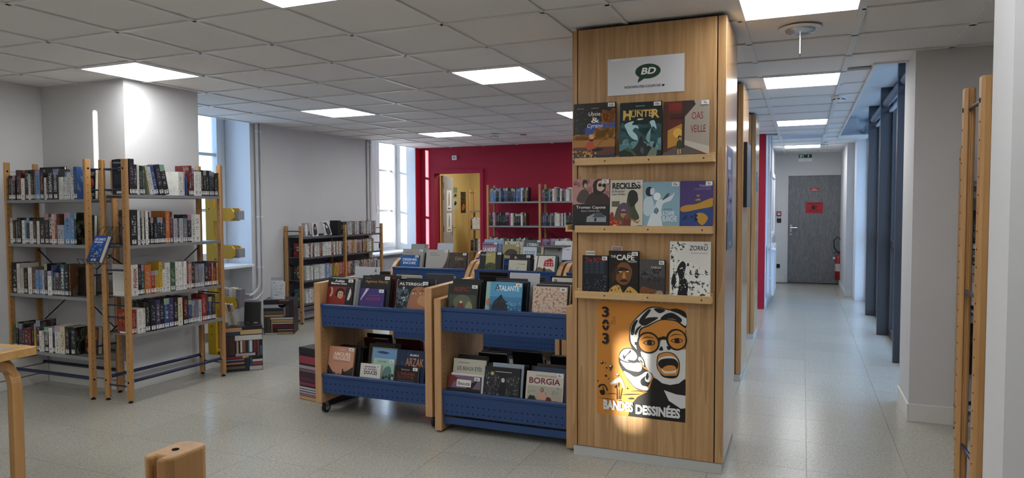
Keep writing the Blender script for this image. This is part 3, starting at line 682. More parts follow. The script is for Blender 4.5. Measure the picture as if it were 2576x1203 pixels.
onledge(-1.219, -.974, 2.040, L1, '#1d1a1a', 'dark comic with orange autumn trees and a seated fisherman', [
 ('p', [(.28, .58), (.55, .72), (.75, .66), (1, .74), (1, .38), (.3, .38)], '#2b468f'),
 ('d', 3, 60, .70, .66, .98, .86, .03, .08, '#9c5d27'), ('d', 4, 80, .05, .36, .95, .44, .05, .1, '#a87330'), ('d', 5, 70, .55, .42, .98, .56, .05, .1, '#ad7a33'), ('r', 0, .16, 1, .38, '#a06c2c'),
 ('r', 0, .12, 1, .26, '#5a3326'), ('p', [(.0, .0), (1, 0), (1, .14), (.6, .11), (0, .13)], '#1f3440'), ('d', 6, 70, .0, .01, .55, .20, .012, .03, '#cfa14c'), ('d', 8, 22, .75, .01, 1, .08, .012, .03, '#cfa14c'), ('d', 7, 70, .05, .3, .95, .92, .004, .009, '#d8cdb0'),
 ('s', [(.33, .24), (.34, .33), (.40, .37), (.48, .36), (.5, .28), (.55, .24), (.45, .21)], '#b4452a'), ('e', .445, .385, .05, .03, '#2a1a14'), ('s', [(.40, .40), (.39, .46), (.46, .47), (.50, .44), (.49, .40)], '#d99a6a'), ('s', [(.45, .22), (.62, .25), (.72, .21), (.73, .24), (.68, .2), (.5, .19)], '#2a1a1c'), ('p', [(.58, .28), (.79, .43), (.795, .432), (.586, .275)], '#2a1812'),
 ('t', 'Ulysse', .36, .765, .64, .85, '#e6ddc8', .005, .1), ('t', '&', .43, .67, .62, .755, '#e6ddc8', .01), ('t', 'Cyrano', .33, .565, .70, .655, '#e6ddc8', .005, .1), ('t', 'SERVAIN', .09, .905, .25, .92, '#c9bea6'), ('t', 'DORISON', .43, .905, .6, .92, '#c9bea6')], 'Ul')
onledge(-.949, -.717, 2.030, L1, '#10201f', 'dark teal comic with pale ghosts and gold lettering', [
 ('r', 0, .18, 1, .62, '#27494d'), ('d', 11, 40, .05, .4, .95, .62, .05, .12, '#31575a'), ('r', 0, .18, 1, .30, '#4f7a80'), ('d', 12, 14, .02, .22, .98, .34, .06, .14, '#6d979b'), ('p', [(0, 0), (1, 0), (1, .10), (.85, .2), (.7, .26), (.5, .2), (.15, .22), (0, .17)], '#1d2322'),
 ('s', [(.12, .62), (.2, .66), (.34, .68), (.3, .62), (.42, .61), (.46, .55), (.38, .57), (.32, .52), (.42, .44), (.44, .36), (.33, .38), (.22, .46), (.16, .55)], '#a9cdd2'), ('s', [(.72, .66), (.82, .68), (.86, .62), (.88, .53), (.80, .58), (.70, .50), (.64, .40), (.68, .33), (.73, .31), (.66, .37), (.66, .44), (.76, .56)], '#a9cdd2'),
 ('s', [(.30, .17), (.40, .26), (.46, .34), (.50, .42), (.56, .40), (.58, .32), (.66, .28), (.68, .14), (.60, .06), (.46, .06), (.36, .10)], '#23282a'), ('s', [(.5, .2), (.56, .24), (.6, .18), (.56, .12)], '#4b4e4c'), ('s', [(.14, .20), (.28, .16), (.38, .08), (.42, .10), (.30, .20), (.2, .24)], '#3f5a38'), ('s', [(.66, .05), (.72, .16), (.80, .24), (.86, .28), (.90, .18), (.86, .06)], '#6b7a6c'), ('s', [(.8, .26), (.83, .22), (.87, .25), (.86, .32)], '#1d2322'),
 ('t', 'DÉTECTIVE', .30, .845, .74, .88, '#c9a45c', .005), ('t', 'HUNTER', .12, .745, .92, .86, '#d3ab58', .02), ('t', 'H', .08, .70, .27, .87, '#d3ab58', .02), ('t', 'R', .76, .72, .95, .87, '#d3ab58', .02), ('s', [(.42, .70), (.46, .72), (.58, .715), (.5, .695)], '#cfd6d4'), ('r', .38, .928, .6, .938, '#9aa6a4')], 'De')
onledge(-.708, -.464, 2.022, L1, '#6d4230', 'wide comic with street wall painted in red letters and a child', [
 ('p', [(0, 1), (.42, 1), (.42, .3), (0, .12)], '#5d2a22'), ('r', .12, .84, .44, .97, '#7e2b24'), ('p', [(.08, .5), (.42, .62), (.42, .28), (.08, .2)], '#b98537'), ('e', .32, .46, .1, .08, '#d9a94c'), ('p', [(0, .12), (.45, .28), (1, .02), (1, 0), (0, 0)], '#57504a'), ('p', [(.46, 1), (.46, .26), (1, .08), (1, 1)], '#a2968a'), ('p', [(.46, .26), (1, .08), (1, .22), (.46, .34)], '#b9b2a6'), ('p', [(.46, 1), (.66, 1), (.70, .93), (.46, .72)], '#3a2d2a'), ('r', .41, .2, .47, 1, '#3b2a24'), ('r', .0, .15, .1, .95, '#4a2b20'),
 ('s', [(.31, .19), (.30, .28), (.34, .34), (.40, .33), (.41, .26), (.40, .2)], '#2e3b26'), ('e', .365, .385, .04, .032, '#1b1515'), ('e', .372, .372, .025, .02, '#b98a66'), ('r', .32, .10, .345, .19, '#c79c7c'), ('r', .37, .11, .395, .19, '#c79c7c'),
 ('t', 'OAS', .62, .68, .86, .80, '#7c241c', .0, .0), ('t', 'VEILLE', .60, .46, .92, .58, '#7c241c', .0, .0), ('t', 'LA GRANDE', .15, .755, .42, .785, '#1c1010', .02), ('t', 'ZOHRA!', .14, .69, .42, .74, '#1c1010', .03)], 'Tu')
onledge(-1.221, -1.006, 1.612, L2, '#1b1718', 'comic with two figures in overcoats under a pink sky and a white house', [
 ('p', [(0, 1), (1, 1), (1, .55), (0, .5)], '#b0807a'), ('d', 21, 14, .0, .7, 1, .97, .05, .12, '#94635f'), ('s', [(.12, .56), (.16, .72), (.28, .80), (.42, .76), (.48, .60), (.46, .52)], '#4a4038'), ('s', [(.26, .88), (.28, .98), (.38, .97), (.40, .88), (.34, .80)], '#1a1516'), ('e', .345, .87, .045, .05, '#b99680'), ('s', [(.32, .48), (.42, .66), (.56, .74), (.84, .72), (1, .62), (1, .45), (.4, .45)], '#33241e'), ('s', [(.56, .78), (.56, .92), (.66, .99), (.82, .98), (.90, .86), (.84, .74), (.70, .68), (.58, .72)], '#241818'), ('s', [(.66, .80), (.68, .95), (.82, .96), (.87, .84), (.78, .76)], '#c7ab96'), ('e', .74, .88, .05, .035, '#120e10'), ('e', .85, .87, .05, .035, '#120e10'),
 ('r', 0, 0, 1, .5, '#17151a'), ('p', [(.38, .16), (.92, .16), (.92, .27), (.78, .32), (.58, .32), (.4, .26)], '#8d9298'), ('p', [(.55, .25), (.64, .34), (.8, .34), (.9, .25)], '#454b52'), ('r', .6, .17, .66, .24, '#23272b'), ('s', [(.05, .1), (.12, .17), (.3, .17), (.38, .1)], '#0c0c0f'),
 ('t', 'Truman Capote', .10, .405, .90, .475, '#e6e2dc', .005), ('t', 'Retour à Garden City', .24, .355, .74, .39, '#c9c4bd', .005)], 'Tr')
onledge(-1.003, -.817, 1.603, L2, '#c9c2b2', 'cream comic with big black title and a man before a red fire', [
 ('s', [(.5, .42), (.55, .72), (.66, .8), (.8, .76), (.86, .6), (.76, .48), (.9, .25), (.7, .2), (.55, .3)], '#3f4a2e'), ('s', [(.56, .6), (.58, .75), (.7, .8), (.84, .72), (.8, .55), (.66, .46)], '#23281a'), ('s', [(.12, .12), (.22, .44), (.4, .55), (.56, .5), (.66, .3), (.6, .06), (.3, .04)], '#5b4a38'), ('e', .42, .40, .14, .12, '#54416b'), ('e', .42, .34, .09, .09, '#a97d5c'), ('r', .33, .345, .51, .375, '#1d1518'), ('s', [(.42, .02), (.44, .26), (.54, .3), (.62, .2), (.64, .02)], '#6e2c1e'), ('e', .52, .27, .06, .05, '#7a4a30'), ('s', [(0, 0), (0, .3), (.1, .36), (.16, .22), (.3, .14), (.4, .0)], '#8e2b18'), ('d', 31, 30, .02, .02, .36, .2, .02, .05, '#d2642a'), ('e', .16, .08, .06, .04, '#efc27a'), ('r', .06, .47, .3, .58, '#5e5548'), ('s', [(.62, .0), (.7, .08), (1, .1), (1, 0)], '#3d4a2c'), ('s', [(.66, .24), (.84, .18), (.92, .22), (.86, .14), (.7, .19)], '#a4714e'),
 ('t', 'RECKLESS', .07, .82, .93, .945, '#141213', .045), ('t', 'Ed Brubaker', .06, .755, .46, .80, '#1a1718', .012), ('t', 'Sean Phillips', .06, .69, .48, .735, '#1a1718', .012)], 'Re')
onledge(-.815, -.616, 1.590, L2, '#86a7b6', 'pale blue comic with a white sketched woman in a gown', [
 ('s', [(.12, .0), (.2, .3), (.32, .5), (.4, .62), (.62, .66), (.78, .72), (.86, .78), (.76, .62), (.54, .54), (.5, .3), (.52, 0)], '#cfdbe0'), ('s', [(0, .38), (.02, .62), (.18, .72), (.28, .6), (.3, .4), (.14, .3)], '#bccdd5'), ('e', .38, .70, .10, .08, '#e4ebee'), ('e', .17, .80, .11, .10, '#1d2227'), ('s', [(.2, .74), (.3, .76), (.3, .86), (.2, .86)], '#c9d6dc'), ('s', [(.52, .62), (.66, .68), (.72, .76), (.64, .74)], '#3b4a53'), ('s', [(.3, .36), (.34, .48), (.38, .34), (.36, .48), (.44, .4)], '#5d7887'),
 ('t', 'LA DAME', .50, .31, .86, .40, '#e8eef0', .0), ('t', 'BLANCHE', .54, .19, .92, .30, '#e8eef0', .0), ('r', .56, .435, .8, .445, '#3b4a53')], 'Da')
onledge(-.614, -.443, 1.591, L2, '#46346e', 'purple comic with golden and deep blue bands on its cover', [
 ('s', [(0, .3), (.2, .42), (.55, .5), (.9, .44), (1, .3), (.9, .12), (.4, .1), (0, .14)], '#24407e'), ('s', [(0, .46), (.2, .52), (.5, .54), (1, .66), (1, .5), (.6, .44), (.1, .38)], '#b5882f'), ('s', [(.5, .34), (.7, .36), (.86, .26), (.7, .12), (.54, .2)], '#b5882f'), ('r', 0, .02, 1, .07, '#c79a36'), ('d', 51, 8, .1, .14, .5, .34, .03, .08, '#16264e'), ('d', 52, 4, .45, .62, .58, .78, .04, .08, '#b5882f'),
 ('t', 'THANOS', .58, .87, .93, .925, '#b9a8c9', .0), ('t', 'LA QUETE DE THANOS', .42, .82, .93, .85, '#a898bb')], 'Th')
onledge(-1.162, -1.012, 1.178, L3, '#14141a', 'small dark comic with red title and a bookmark tab', [
 ('r', .08, .55, .92, .85, '#1d222e'), *[('r', .1+.2*i, .56, .24+.2*i, .84, '#2c3546') for i in range(4)], *[('r', .1, .62+.07*i, .9, .63+.07*i, '#12141a') for i in range(3)], ('d', 61, 26, .08, .08, .92, .45, .03, .07, '#28324a'), ('d', 62, 22, .08, .1, .92, .5, .012, .03, '#7f8796'),
 ('t', 'The BOYS', .10, .84, .86, .95, '#a8282a', .01)], 'Bo', .02)
onledge(-1.008, -.838, 1.207, L3, '#19130f', 'black and amber comic with a frowning face and a striped tab', [
 ('s', [(.24, .4), (.26, .62), (.4, .74), (.62, .74), (.78, .6), (.74, .4), (.6, .28), (.4, .28)], '#7a4c22'), ('s', [(.3, .5), (.5, .58), (.74, .54), (.62, .62), (.36, .64)], '#20150e'), ('e', .40, .55, .06, .015, '#d3b27c'), ('e', .64, .56, .06, .015, '#d3b27c'), ('s', [(.46, .42), (.52, .56), (.58, .42)], '#b98345'), ('s', [(.38, .35), (.52, .39), (.66, .35), (.52, .33)], '#2a170e'), ('s', [(0, 0), (.1, .2), (.35, .26), (.5, .1), (.7, .24), (1, .1), (1, 0)], '#c9a052'), ('d', 71, 22, .05, .02, .95, .24, .02, .06, '#6b3f1a'), ('s', [(.3, .7), (.1, .5), (.12, .3), (.24, .4)], '#3a2412'), ('s', [(.44, .02), (.5, .12), (.56, .02)], '#7c2a18'),
 ('t', 'THE', .07, .85, .24, .905, '#e6e2d8', .02), ('t', 'CAPE', .26, .80, .86, .92, '#e6e2d8', .03), ('t', 'FALLEN', .64, .755, .93, .795, '#e6e2d8', .01), ('t', 'JOE', .62, .93, .76, .96, '#e6e2d8')], 'Ca', .018)
onledge(-.833, -.693, 1.161, L3, '#3a3637', 'small grey brown comic with a crowd of figures and an orange animal', [
 ('r', 0, .55, 1, 1, '#4e4a4c'), ('d', 81, 30, .08, .45, .92, .75, .03, .09, '#26252b'), ('d', 83, 20, .1, .5, .9, .76, .012, .03, '#6f6a6c'), ('s', [(0, .08), (.1, .3), (.4, .26), (.75, .22), (.92, .18), (.9, .06), (.5, .02), (.1, .0)], '#7c4a2a'), ('d', 84, 16, .05, .06, .6, .24, .015, .04, '#3a2216'), ('s', [(.62, .05), (.7, .2), (.9, .2), (.92, .06)], '#9c8a78'),
 ('t', 'FABLES', .46, .78, .86, .83, '#c9c4c0', .01)], 'Fa', .024)
onledge(-.667, -.452, 1.265, L3, '#dedcd4', 'tall white comic with dense black ink drawing', [
 ('p', [(.02, .02), (.98, .02), (.98, .5), (.72, .56), (.6, .66), (.02, .7)], M_INKART), ('s', [(.02, .72), (.04, .98), (.3, .98), (.5, .9), (.3, .86), (.16, .74)], M_INKART), ('s', [(.20, .02), (.24, .34), (.18, .52), (.30, .66), (.40, .60), (.36, .40), (.46, .30), (.40, .02)], '#131316'), ('s', [(.04, .30), (.10, .46), (.16, .36), (.12, .22)], '#131316'), ('d', 58, 30, .1, .1, .6, .7, .01, .03, '#dedcd4'), ('r', .55, .62, .98, .78, '#dedcd4'),
 ('t', 'ZORRO', .48, .85, .92, .93, '#131316', .01, .15), ('t', "D'ENTRE LES MORTS", .52, .795, .92, .815, '#55555a')], 'Zo')
# tabs standing behind two of the small comics
for (x0, z0, w, lab, c, str_) in ((-1.154, 1.178, .055, 'small white tab with black dots above the dark comic', '#dcdad6', False), (-.998, 1.207, .058, 'small red striped tab above the amber comic', '#dcdad6', True)):
    hb_ = z0+.024-.990; o = B(0, w, 0, .0015, 0, hb_, ink(c)).build('bookmark_tab', None, (x0, 3.8580, .990)); tag(o, lab, 'bookmark')
    mb = MB()
    if str_:
        for i in range(6): mb.poly([(.002+i*.0088, -.0005, hb_-.03), (.007+i*.0088, -.0005, hb_-.03), (.011+i*.0088, -.0005, hb_-.002), (.006+i*.0088, -.0005, hb_-.002)], ink('#7e2a30'))
    else:
        for i in range(6): mb.lathe([(.0032, 0), (.0032, .0006)], (.007+i*.0085, -.0008, hb_-.012), ink('#1a1a1c'), 8, 'y')
    mb.build('print', o)
# ---- big albums seen edge on at the side ledge
for i, (T, c, lab) in enumerate(((.0085, '#c9cdd2', 'pale album seen edge on at the pillar side ledge'), (.0085, '#9fa4aa', 'grey album seen edge on at the pillar side ledge'), (.0145, '#101112', 'thick black album nearest the pillar on its side ledge'))):
    off = (-.0475, -.0390, -.0305)[i]
    album(.30, .325, T-.0008, c, (PX0+off, 4.33, L2+.0125), .03, lab, None, None, 'albums on the side ledge', rotz=-PI/2)
# ---- things on the pillar sides facing the corridor
def side_poster(x, y0, y1, z0, z1, c, label, shapes, name='poster', T=.001):
    W, H = y1-y0, z1-z0
    o = B(0, W, 0, T, 0, H, ink(c)).build(name, None, (x+T+.0003, y0, z0), (0, 0, PI/2)); tag(o, label, 'poster' if T < .01 else 'board')
    p, x_ = art(shapes, W, H, pl); p.build('print', o) if p.v else None; x_.build('lettering', o) if x_.v else None
side_poster(PX1, 3.95, 4.27, 1.215, 1.785, '#6a5468', 'narrow purple and dark poster on the corridor side of the nearest pillar', [('r', .05, .75, .95, .97, '#3c3442'), ('r', .1, .78, .6, .9, '#a79aa6'), ('r', .2, .5, .8, .73, '#8d6d7c'), ('d', 91, 20, .1, .3, .9, .7, .05, .12, '#5d4a66'), ('r', 0, 0, 1, .27, '#34363f'), ('r', .4, .04, .6, .07, '#9a9aa6')])
side_poster(-.462, 6.08, 6.50, 1.45, 1.99, '#1b1512', 'dark board hanging on the corridor side of the second pillar', [('r', .04, .03, .96, .97, '#241c17')], 'hanging_board', .028)
side_poster(-.485, 8.14, 8.45, 1.63, 1.845, '#3b414d', 'small dark notice on the corridor side of the third pillar', [('r', .1, .5, .9, .9, '#59606e'), ('d', 95, 10, .1, .1, .9, .5, .05, .1, '#767d8a')])
# posters inside the far room and on the open leaf
def flat(x, y0, z0, W, H, c, label, shapes, par=None, rz=PI/2):
    o = B(0, W, 0, .001, 0, H, ink(c)).build('poster', par, (x, y0, z0), (0, 0, rz)); p, x_ = art(shapes, W, H, pl); p.build('print', o)
    if not par: tag(o, label, 'poster')
for z0, hh in ((1.41, .37), (1.03, .34)):
    flat(.0475, .25, z0, .44, hh, '#cfd0cc', '', [('s', [(.4, .3), (.45, .8), (.55, .9), (.58, .5), (.5, .25)], '#2b2a2c'), ('r', .2, .08, .8, .14, '#44444a')], lfo)
flat(-6.419, 12.32, 1.66, .20, .22, '#a9a884', 'green and white poster on the yellow wall beyond the doorway', [('r', .1, .5, .9, .95, '#7f8c4f'), ('s', [(.2, .1), (.5, .4), (.8, .2)], '#26282a')])
flat(-6.419, 12.32, 1.42, .20, .23, '#bdbb9c', 'pale poster lower on the yellow wall beyond the doorway', [('s', [(.2, .5), (.5, .8), (.8, .6), (.5, .4)], '#26282a')])
flat(-6.419, 12.66, 1.36, .23, .43, '#231d1c', 'black and orange poster on the yellow wall beyond the doorway', [('s', [(.2, .2), (.5, .45), (.85, .3), (.5, .12)], '#b4602c'), ('d', 97, 20, .1, .5, .9, .95, .02, .05, '#cbb9a0')])
# ================================================================== BOOKCASES
PAL = {'k': '#141317', 'K': '#27242c', 'w': '#d3d1c9', 'c': '#c4b796', 'g': '#6d6b70', 'l': '#a9acb4', 'r': '#5e1a1d', 'R': '#96261f', 'b': '#26406e', 'B': '#5f86b2',
       'n': '#3d261b', 'N': '#63432a', 'y': '#bf9a2e', 'o': '#b5662e', 't': '#26595e', 'v': '#40305a', 'e': '#355034', 'm': '#96305a', 'p': '#bf978a'}
CNAME = {'k': 'black', 'K': 'charcoal', 'w': 'white', 'c': 'cream', 'g': 'grey', 'l': 'silver grey', 'r': 'dark red', 'R': 'red', 'b': 'navy blue', 'B': 'light blue', 'n': 'dark brown', 'N': 'brown',
         'y': 'yellow', 'o': 'orange', 't': 'teal', 'v': 'violet', 'e': 'dark green', 'm': 'magenta', 'p': 'pinkish'}
def rodprof(w, d, c, notch):
    # rounded post section with a slot in the face looking to the other post (notch = +1 back face, -1 front face)
    f = [(c, 0), (w-c, 0), (w-.3*c, .3*c), (w, c), (w, d-c), (w-.3*c, d-.3*c), (w-c, d)]
    f += [(w/2+.004, d), (w/2+.004, d-.008), (w/2-.004, d-.008), (w/2-.004, d)] + [(c, d), (.3*c, d-.3*c), (0, d-c), (0, c), (.3*c, .3*c)]
    return f if notch > 0 else [(x, d-y) for x, y in f][::-1]
PWD, PDD = .032, .049
def bookcase(label, loc, rotz, xs, D, H, shelves, rods=(), braces=True, holes=26, group='beech post bookcases', shelf_m=None, back=False):
    t = thing('bookcase', label, 'bookcase', loc, rotz, group); L = xs[-1]+PWD
    for ix, x in enumerate(xs):
        for fr in (1, 0):
            y = 0 if fr else D-PDD
            mb = MB(); mb.prism([(x+a, y+b) for a, b in rodprof(PWD, PDD, .009, 1 if fr else -1)], lambda u, v, w: (u, v, w), .02, H, M_BEECH)
            po = mb.build('post', t, bevel=.003)
            hm = MB()
            for k in range(holes):
                z = .24+k*(H-.32)/holes
                for xx, s in ((x, -1), (x+PWD, 1)): hm.lathe([(.0034, 0), (.0034, .0006)], (xx+(-.0006 if s < 0 else 0), y+PDD/2+(-.006 if fr else .006), z), M_HOLE, 6, 'x')
            for z in (.155, H-.07):
                for xx, s in ((x, -1), (x+PWD, 1)): hm.lathe([(.008, 0), (.008, .001)], (xx+(-.001 if s < 0 else 0), y+PDD/2, z), M_HOLE, 8, 'x')
            hm.lathe([(.0032, 0), (.0032, .0005)], (x+PWD/2, y+PDD/2, H), M_HOLE, 10)
            hm.build('peg_holes', po)['kind'] = 'stuff'
            MB().lathe([(.018, 0), (.018, .006), (.009, .014), (.009, .022)], (x+PWD/2, y+PDD/2, 0), M_BLACK, 10).build('foot', po, smooth=True)
    for k in range(len(xs)-1):
        a, b = xs[k]+PWD, xs[k+1]
        for z in shelves:
            mb = MB(); mb.box(a, b, .008, D-.008, z-.006, z, shelf_m or M_SHELF); mb.box(a, b, .008, .012, z-.024, z-.006, shelf_m or M_SHELF); mb.box(a, b, D-.012, D-.008, z-.024, z+.012, shelf_m or M_SHELF)
            mb.build('shelf', t)
        for y, z in ((.024, .16), (D-.024, .175)):
            mb = MB().tube([(a+.008, y, z), (b-.008, y, z)], .0135, M_NAVY, 12)
            for q, e in ((a, 1), (b, -1)): mb.lathe([(.011, 0), (.011, .008)], (q if e > 0 else q-.008, y, z), M_STICK, 10, 'x')
            mb.build('base_rail', t, smooth=True)
        if braces:
            for p in (((a, D-.02, .5), (b, D-.02, 1.12*H/1.83)), ((a, D-.026, 1.12*H/1.83), (b, D-.026, .5))): MB().tube(p, .005, M_BLACK, 6).build('brace', t)
        if back: B(a, b, D-.006, D-.003, .2, H-.12, mat('back_sheet', '#55565a', .5)).build('back_sheet', t)
    for z in rods:
        for x in (xs[0]+PWD/2, xs[-1]+PWD/2): MB().tube([(x, PDD, z), (x, D-PDD, z)], .0065, M_NAVY, 8).build('side_rod', t, smooth=True)
    return t
ORD = lambda n: '%d%s' % (n, 'th' if 10 <= n % 100 <= 20 else {1: 'st', 2: 'nd', 3: 'rd'}.get(n % 10, 'th'))
def book(frame, x, y, z, T, D, H, c, label, group, lean=0, flip=0, sticker=True, parts=True, m=None, name='book', slab=True, jitter=True):
    """upright book in a bookcase frame (loc, rotz): spine at local y looking to -y"""
    loc, rz = frame; mm = m or M_BOOK; e = .0022 if T > .012 else .0012
    mb = MB(); mb.box(-T/2, T/2, 0, e, 0, H, mm); mb.box(-T/2, -T/2+e, e, D, 0, H, mm); mb.box(T/2-e, T/2, e, D, 0, H, mm)
    if not parts: mb.box(-T/2+e, T/2-e, e, D-.003, .003, H-.004, M_PAGES)
    ca, sa = math.cos(rz), math.sin(rz); wx, wy = loc[0]+ca*x-sa*y, loc[1]+sa*x+ca*y
    o = mb.build(name, None, (wx, wy, z+.0005+abs(math.sin(lean))*T/2), (0, lean, rz)); tag(o, label, 'book', group)
    base = lin(PAL[c]) if c in PAL else lin(c); f = random.uniform(.85, 1.15) if jitter else 1
    o.color = (*[min(1, q*f) for q in base], 1)
    if parts:
        B(-T/2+e, T/2-e, e, D-.003, .003, H-.004, M_PAGES).build('pages', o)
        if sticker:
            s = MB(); w = min(T-.001, .034)/2; h = .030; s.poly([(-w, -.0004, .010), (w, -.0004, .010), (w, -.0004, .010+h), (-w, -.0004, .010+h)], M_STICK)
            s.poly([(-w*.5, -.0008, .024), (w*.5, -.0008, .027), (w*.55, -.0008, .036), (-w*.35, -.0008, .037)], M_HOLE); s.poly([(-w*.2, -.0012, .027), (w*.25, -.0012, .029), (w*.2, -.0012, .034), (-w*.1, -.0012, .034)], M_STICK); s.poly([(-w*.3, -.0008, .014), (w*.3, -.0008, .014), (w*.3, -.0008, .019), (-w*.3, -.0008, .019)], M_HOLE)
            s.build('spine_label', o)
    return o
def spine_text(o, s, T, z0, z1, col, w=.6):
    mb = MB(); put_text(mb, s, -T*w/2, z0, T*w/2, z1, ink(col), lambda u, v, k: (u, -.0008, v), 0, .01, 0, True); mb.build('title', o)
def row(frame, spec, x0, x1, z, where, group, y=.014, dep=(.12, .155), parts=True, m=None, name='book', noun='book', leans=None, titles=None, sticker=True):
    items = []
    for tok in spec.split():
        c = tok[0]; th, h = tok[1:].split('/'); items.append((c, float(th), float(h)))
    tot = sum(i[1] for i in items); sc = (x1-x0)/(tot/1000.); x = x0; out = []
    for n, (c, th, h) in enumerate(items):
        T = th/1000*sc*(.95 if leans else 1)-.0008; Hh = h/1000; le = (leans or {}).get(n, 0)
        size = 'tall' if Hh > .22 else ('small' if Hh < .185 else 'mid-size'); fat = 'thick' if T > .034 else ('slim' if T < .02 else '')
        lab = ' '.join(q for q in (size, fat, CNAME[c], noun+',', ORD(n+1), 'from left on', where) if q)
        o = book(frame, x+T/2, y+random.uniform(0, .012), z, T, random.uniform(*dep), Hh, c, lab, group, le, parts=parts, m=m, name=name, sticker=sticker)
        if titles and n in titles: spine_text(o, titles[n][0], T, .06, Hh*.9, titles[n][1])
        out.append(o); x += th/1000*sc
    return out
# ---- corner bookcase
FA = ((-5.952, 3.60, 0), 0)
SA = (1.530, 1.182, .780, .325)
bookcase('tall beech bookcase in the left corner against the grey pier', FA[0], 0, (0, .945), .275, 1.832, SA, (1.76, 1.60, .95, .40))
gA = 'books in the left corner bookcase'
row(FA, 'k22/196 g20/176 k24/196 K34/238 r22/236 w28/172 k38/236 w20/205 k24/236 N14/236 B40/234 k30/234 w24/172 k20/170 k44/236 k40/236 w20/172 w20/172 w20/172 w22/172 l24/205 w34/230 b26/246', .05, .86, SA[0], 'top shelf of corner bookcase', gA, titles={11: ('STEPHEN KING', '#a33030'), 14: ('REVIVAL', '#b9b9bc'), 15: ('STEPHEN KING', '#b9b9bc')})
row(FA, 'w26/206 n22/186 g18/176 k36/206 w16/186 w16/186 B20/170 K26/206 w36/180 n26/200 w22/180 k46/206 k38/236 K34/236 p28/236 N16/236 l32/150 l30/150 B50/246 B36/246 k16/246', .055, .83, SA[1], 'second shelf of corner bookcase', gA, titles={13: ('TROIS', '#c9c9cc')})
row(FA, 'k52/246 w30/240 l22/200 c12/206 k34/206 w40/210 N46/216 B26/196 B26/196 l24/196 K26/246 w36/190 b14/236 e20/180 n30/180 n20/180 t34/246 k36/246 N12/246', .05, .74, SA[2], 'third shelf of corner bookcase', gA, titles={16: ('DAME', '#d9d9d6')})
row(FA, 'e26/190 k16/216 n36/206 K18/196 r34/176 r30/176 k18/206 y18/216 n36/246 w20/166 w18/166 k40/200 w30/196 k26/200 w42/216 c40/216 k34/216 k48/216', .045, .78, SA[3], 'fourth shelf of corner bookcase', gA, titles={11: ('GUERILLA', '#d9d9d6'), })
# books standing face out at the right end of its shelves
def faceout(loc, rz, W, H, T, c, lean, label, shapes, group, sticker=None, m=None): return album(W, H, T, c, loc, lean, label, shapes, sticker, group, rotz=rz, name='book', m=m, cat='book')
faceout((-5.086, 3.70, SA[0]+.0005), 0, .076, .225, .03, '#1a1514', .04, 'dark book with an orange moon face out on the corner bookcase', [('e', .5, .55, .3, .16, '#b8562a'), ('p', [(.4, .42), (.55, .6), (.6, .42)], '#1a1514'), ('t', 'NIGHT', .06, .8, .94, .93, '#d9cfc4', .02), ('t', 'KOONTZ', .06, .1, .94, .2, '#d9cfc4', .02), ('r', .15, .02, .6, .07, '#d9d9d4')], gA)
faceout((-5.115, 3.68, SA[1]+.0005), 0, .105, .225, .03, '#1b2420', .04, 'dark greenish book face out on the second shelf of corner bookcase', [('d', 101, 14, .1, .4, .9, .9, .08, .2, '#34403a'), ('d', 102, 6, .3, .3, .6, .5, .05, .1, '#a58f5e')], gA)
faceout((-5.206, 3.68, SA[2]+.0005), 0, .155, .215, .04, '#17110f', .04, 'black book face out on the third shelf of corner bookcase', [('d', 103, 12, .1, .5, .9, .95, .08, .2, '#3a2018')], gA)
faceout((-5.165, 3.69, SA[3]+.0005), 0, .150, .215, .04, '#3b241a', .04, 'brown picture book face out on the lowest shelf of corner bookcase', [('d', 104, 14, .1, .1, .9, .9, .08, .2, '#8a4c28'), ('d', 105, 8, .1, .1, .9, .6, .06, .12, '#c9a880')], gA)
# the wide book turned face out behind the top row
faceout((-5.80, 3.805, SA[0]+.0005), 0, .30, .268, .02, '#121114', .0, 'wide black book with white lettering standing behind the corner top row', [('t', 'stephen', .25, .86, .75, .94, '#d9d9d6', .01)], gA)
# ---- second bookcase, end on
FB = ((-4.610, 3.645, 0), PI/2)
SB = (1.562, 1.182, .800, .512)
bookcase('tall beech bookcase standing end on beside the grey pier', FB[0], PI/2, (0, .905), .29, 1.825, SB, (1.755, 1.60, .995, .73, .64, .12))
gB = 'books in the end on bookcase'
row(FB, 'k48/266', .046, .088, SB[0], 'top shelf of end-on bookcase', gB)
row(FB, 'k26/226 w20/226 k20/220 e18/216', .090, .180, SB[0], 'top shelf, left group of end-on bookcase', gB)
row(FB, 'c12/225 l26/215 b26/225 k40/235 k40/235', .228, .408, SB[0], 'top shelf, leaning group of end-on bookcase', gB, leans={0: -.19, 1: -.19, 2: -.19, 3: -.19, 4: -.19})
row(FB, 'w60/190 l20/190', .49, .555, SB[0], 'top shelf, middle group of end-on bookcase', gB)
row(FB, 'r28/245 r22/225 w40/200 w26/200 k26/215 k28/215 k28/215 K26/215 k30/205 k28/195', .60, .895, SB[0], 'top shelf, right group of end-on bookcase', gB)
row(FB, 'k60/266 w24/256 k10/256 w24/256 k10/256 w22/256 k12/250', .046, .215, SB[1], 'second shelf, left group of end-on bookcase', gB)
row(FB, 'k26/206 k26/206 k22/206 k22/206 K26/206 o36/256 r18/250', .225, .425, SB[1], 'second shelf, middle group of end-on bookcase', gB, )
row(FB, 'l30/196 N18/196 l30/196 g34/196 k30/226 w30/226 w44/226', .435, .70, SB[1], 'second shelf, right group of end-on bookcase', gB)
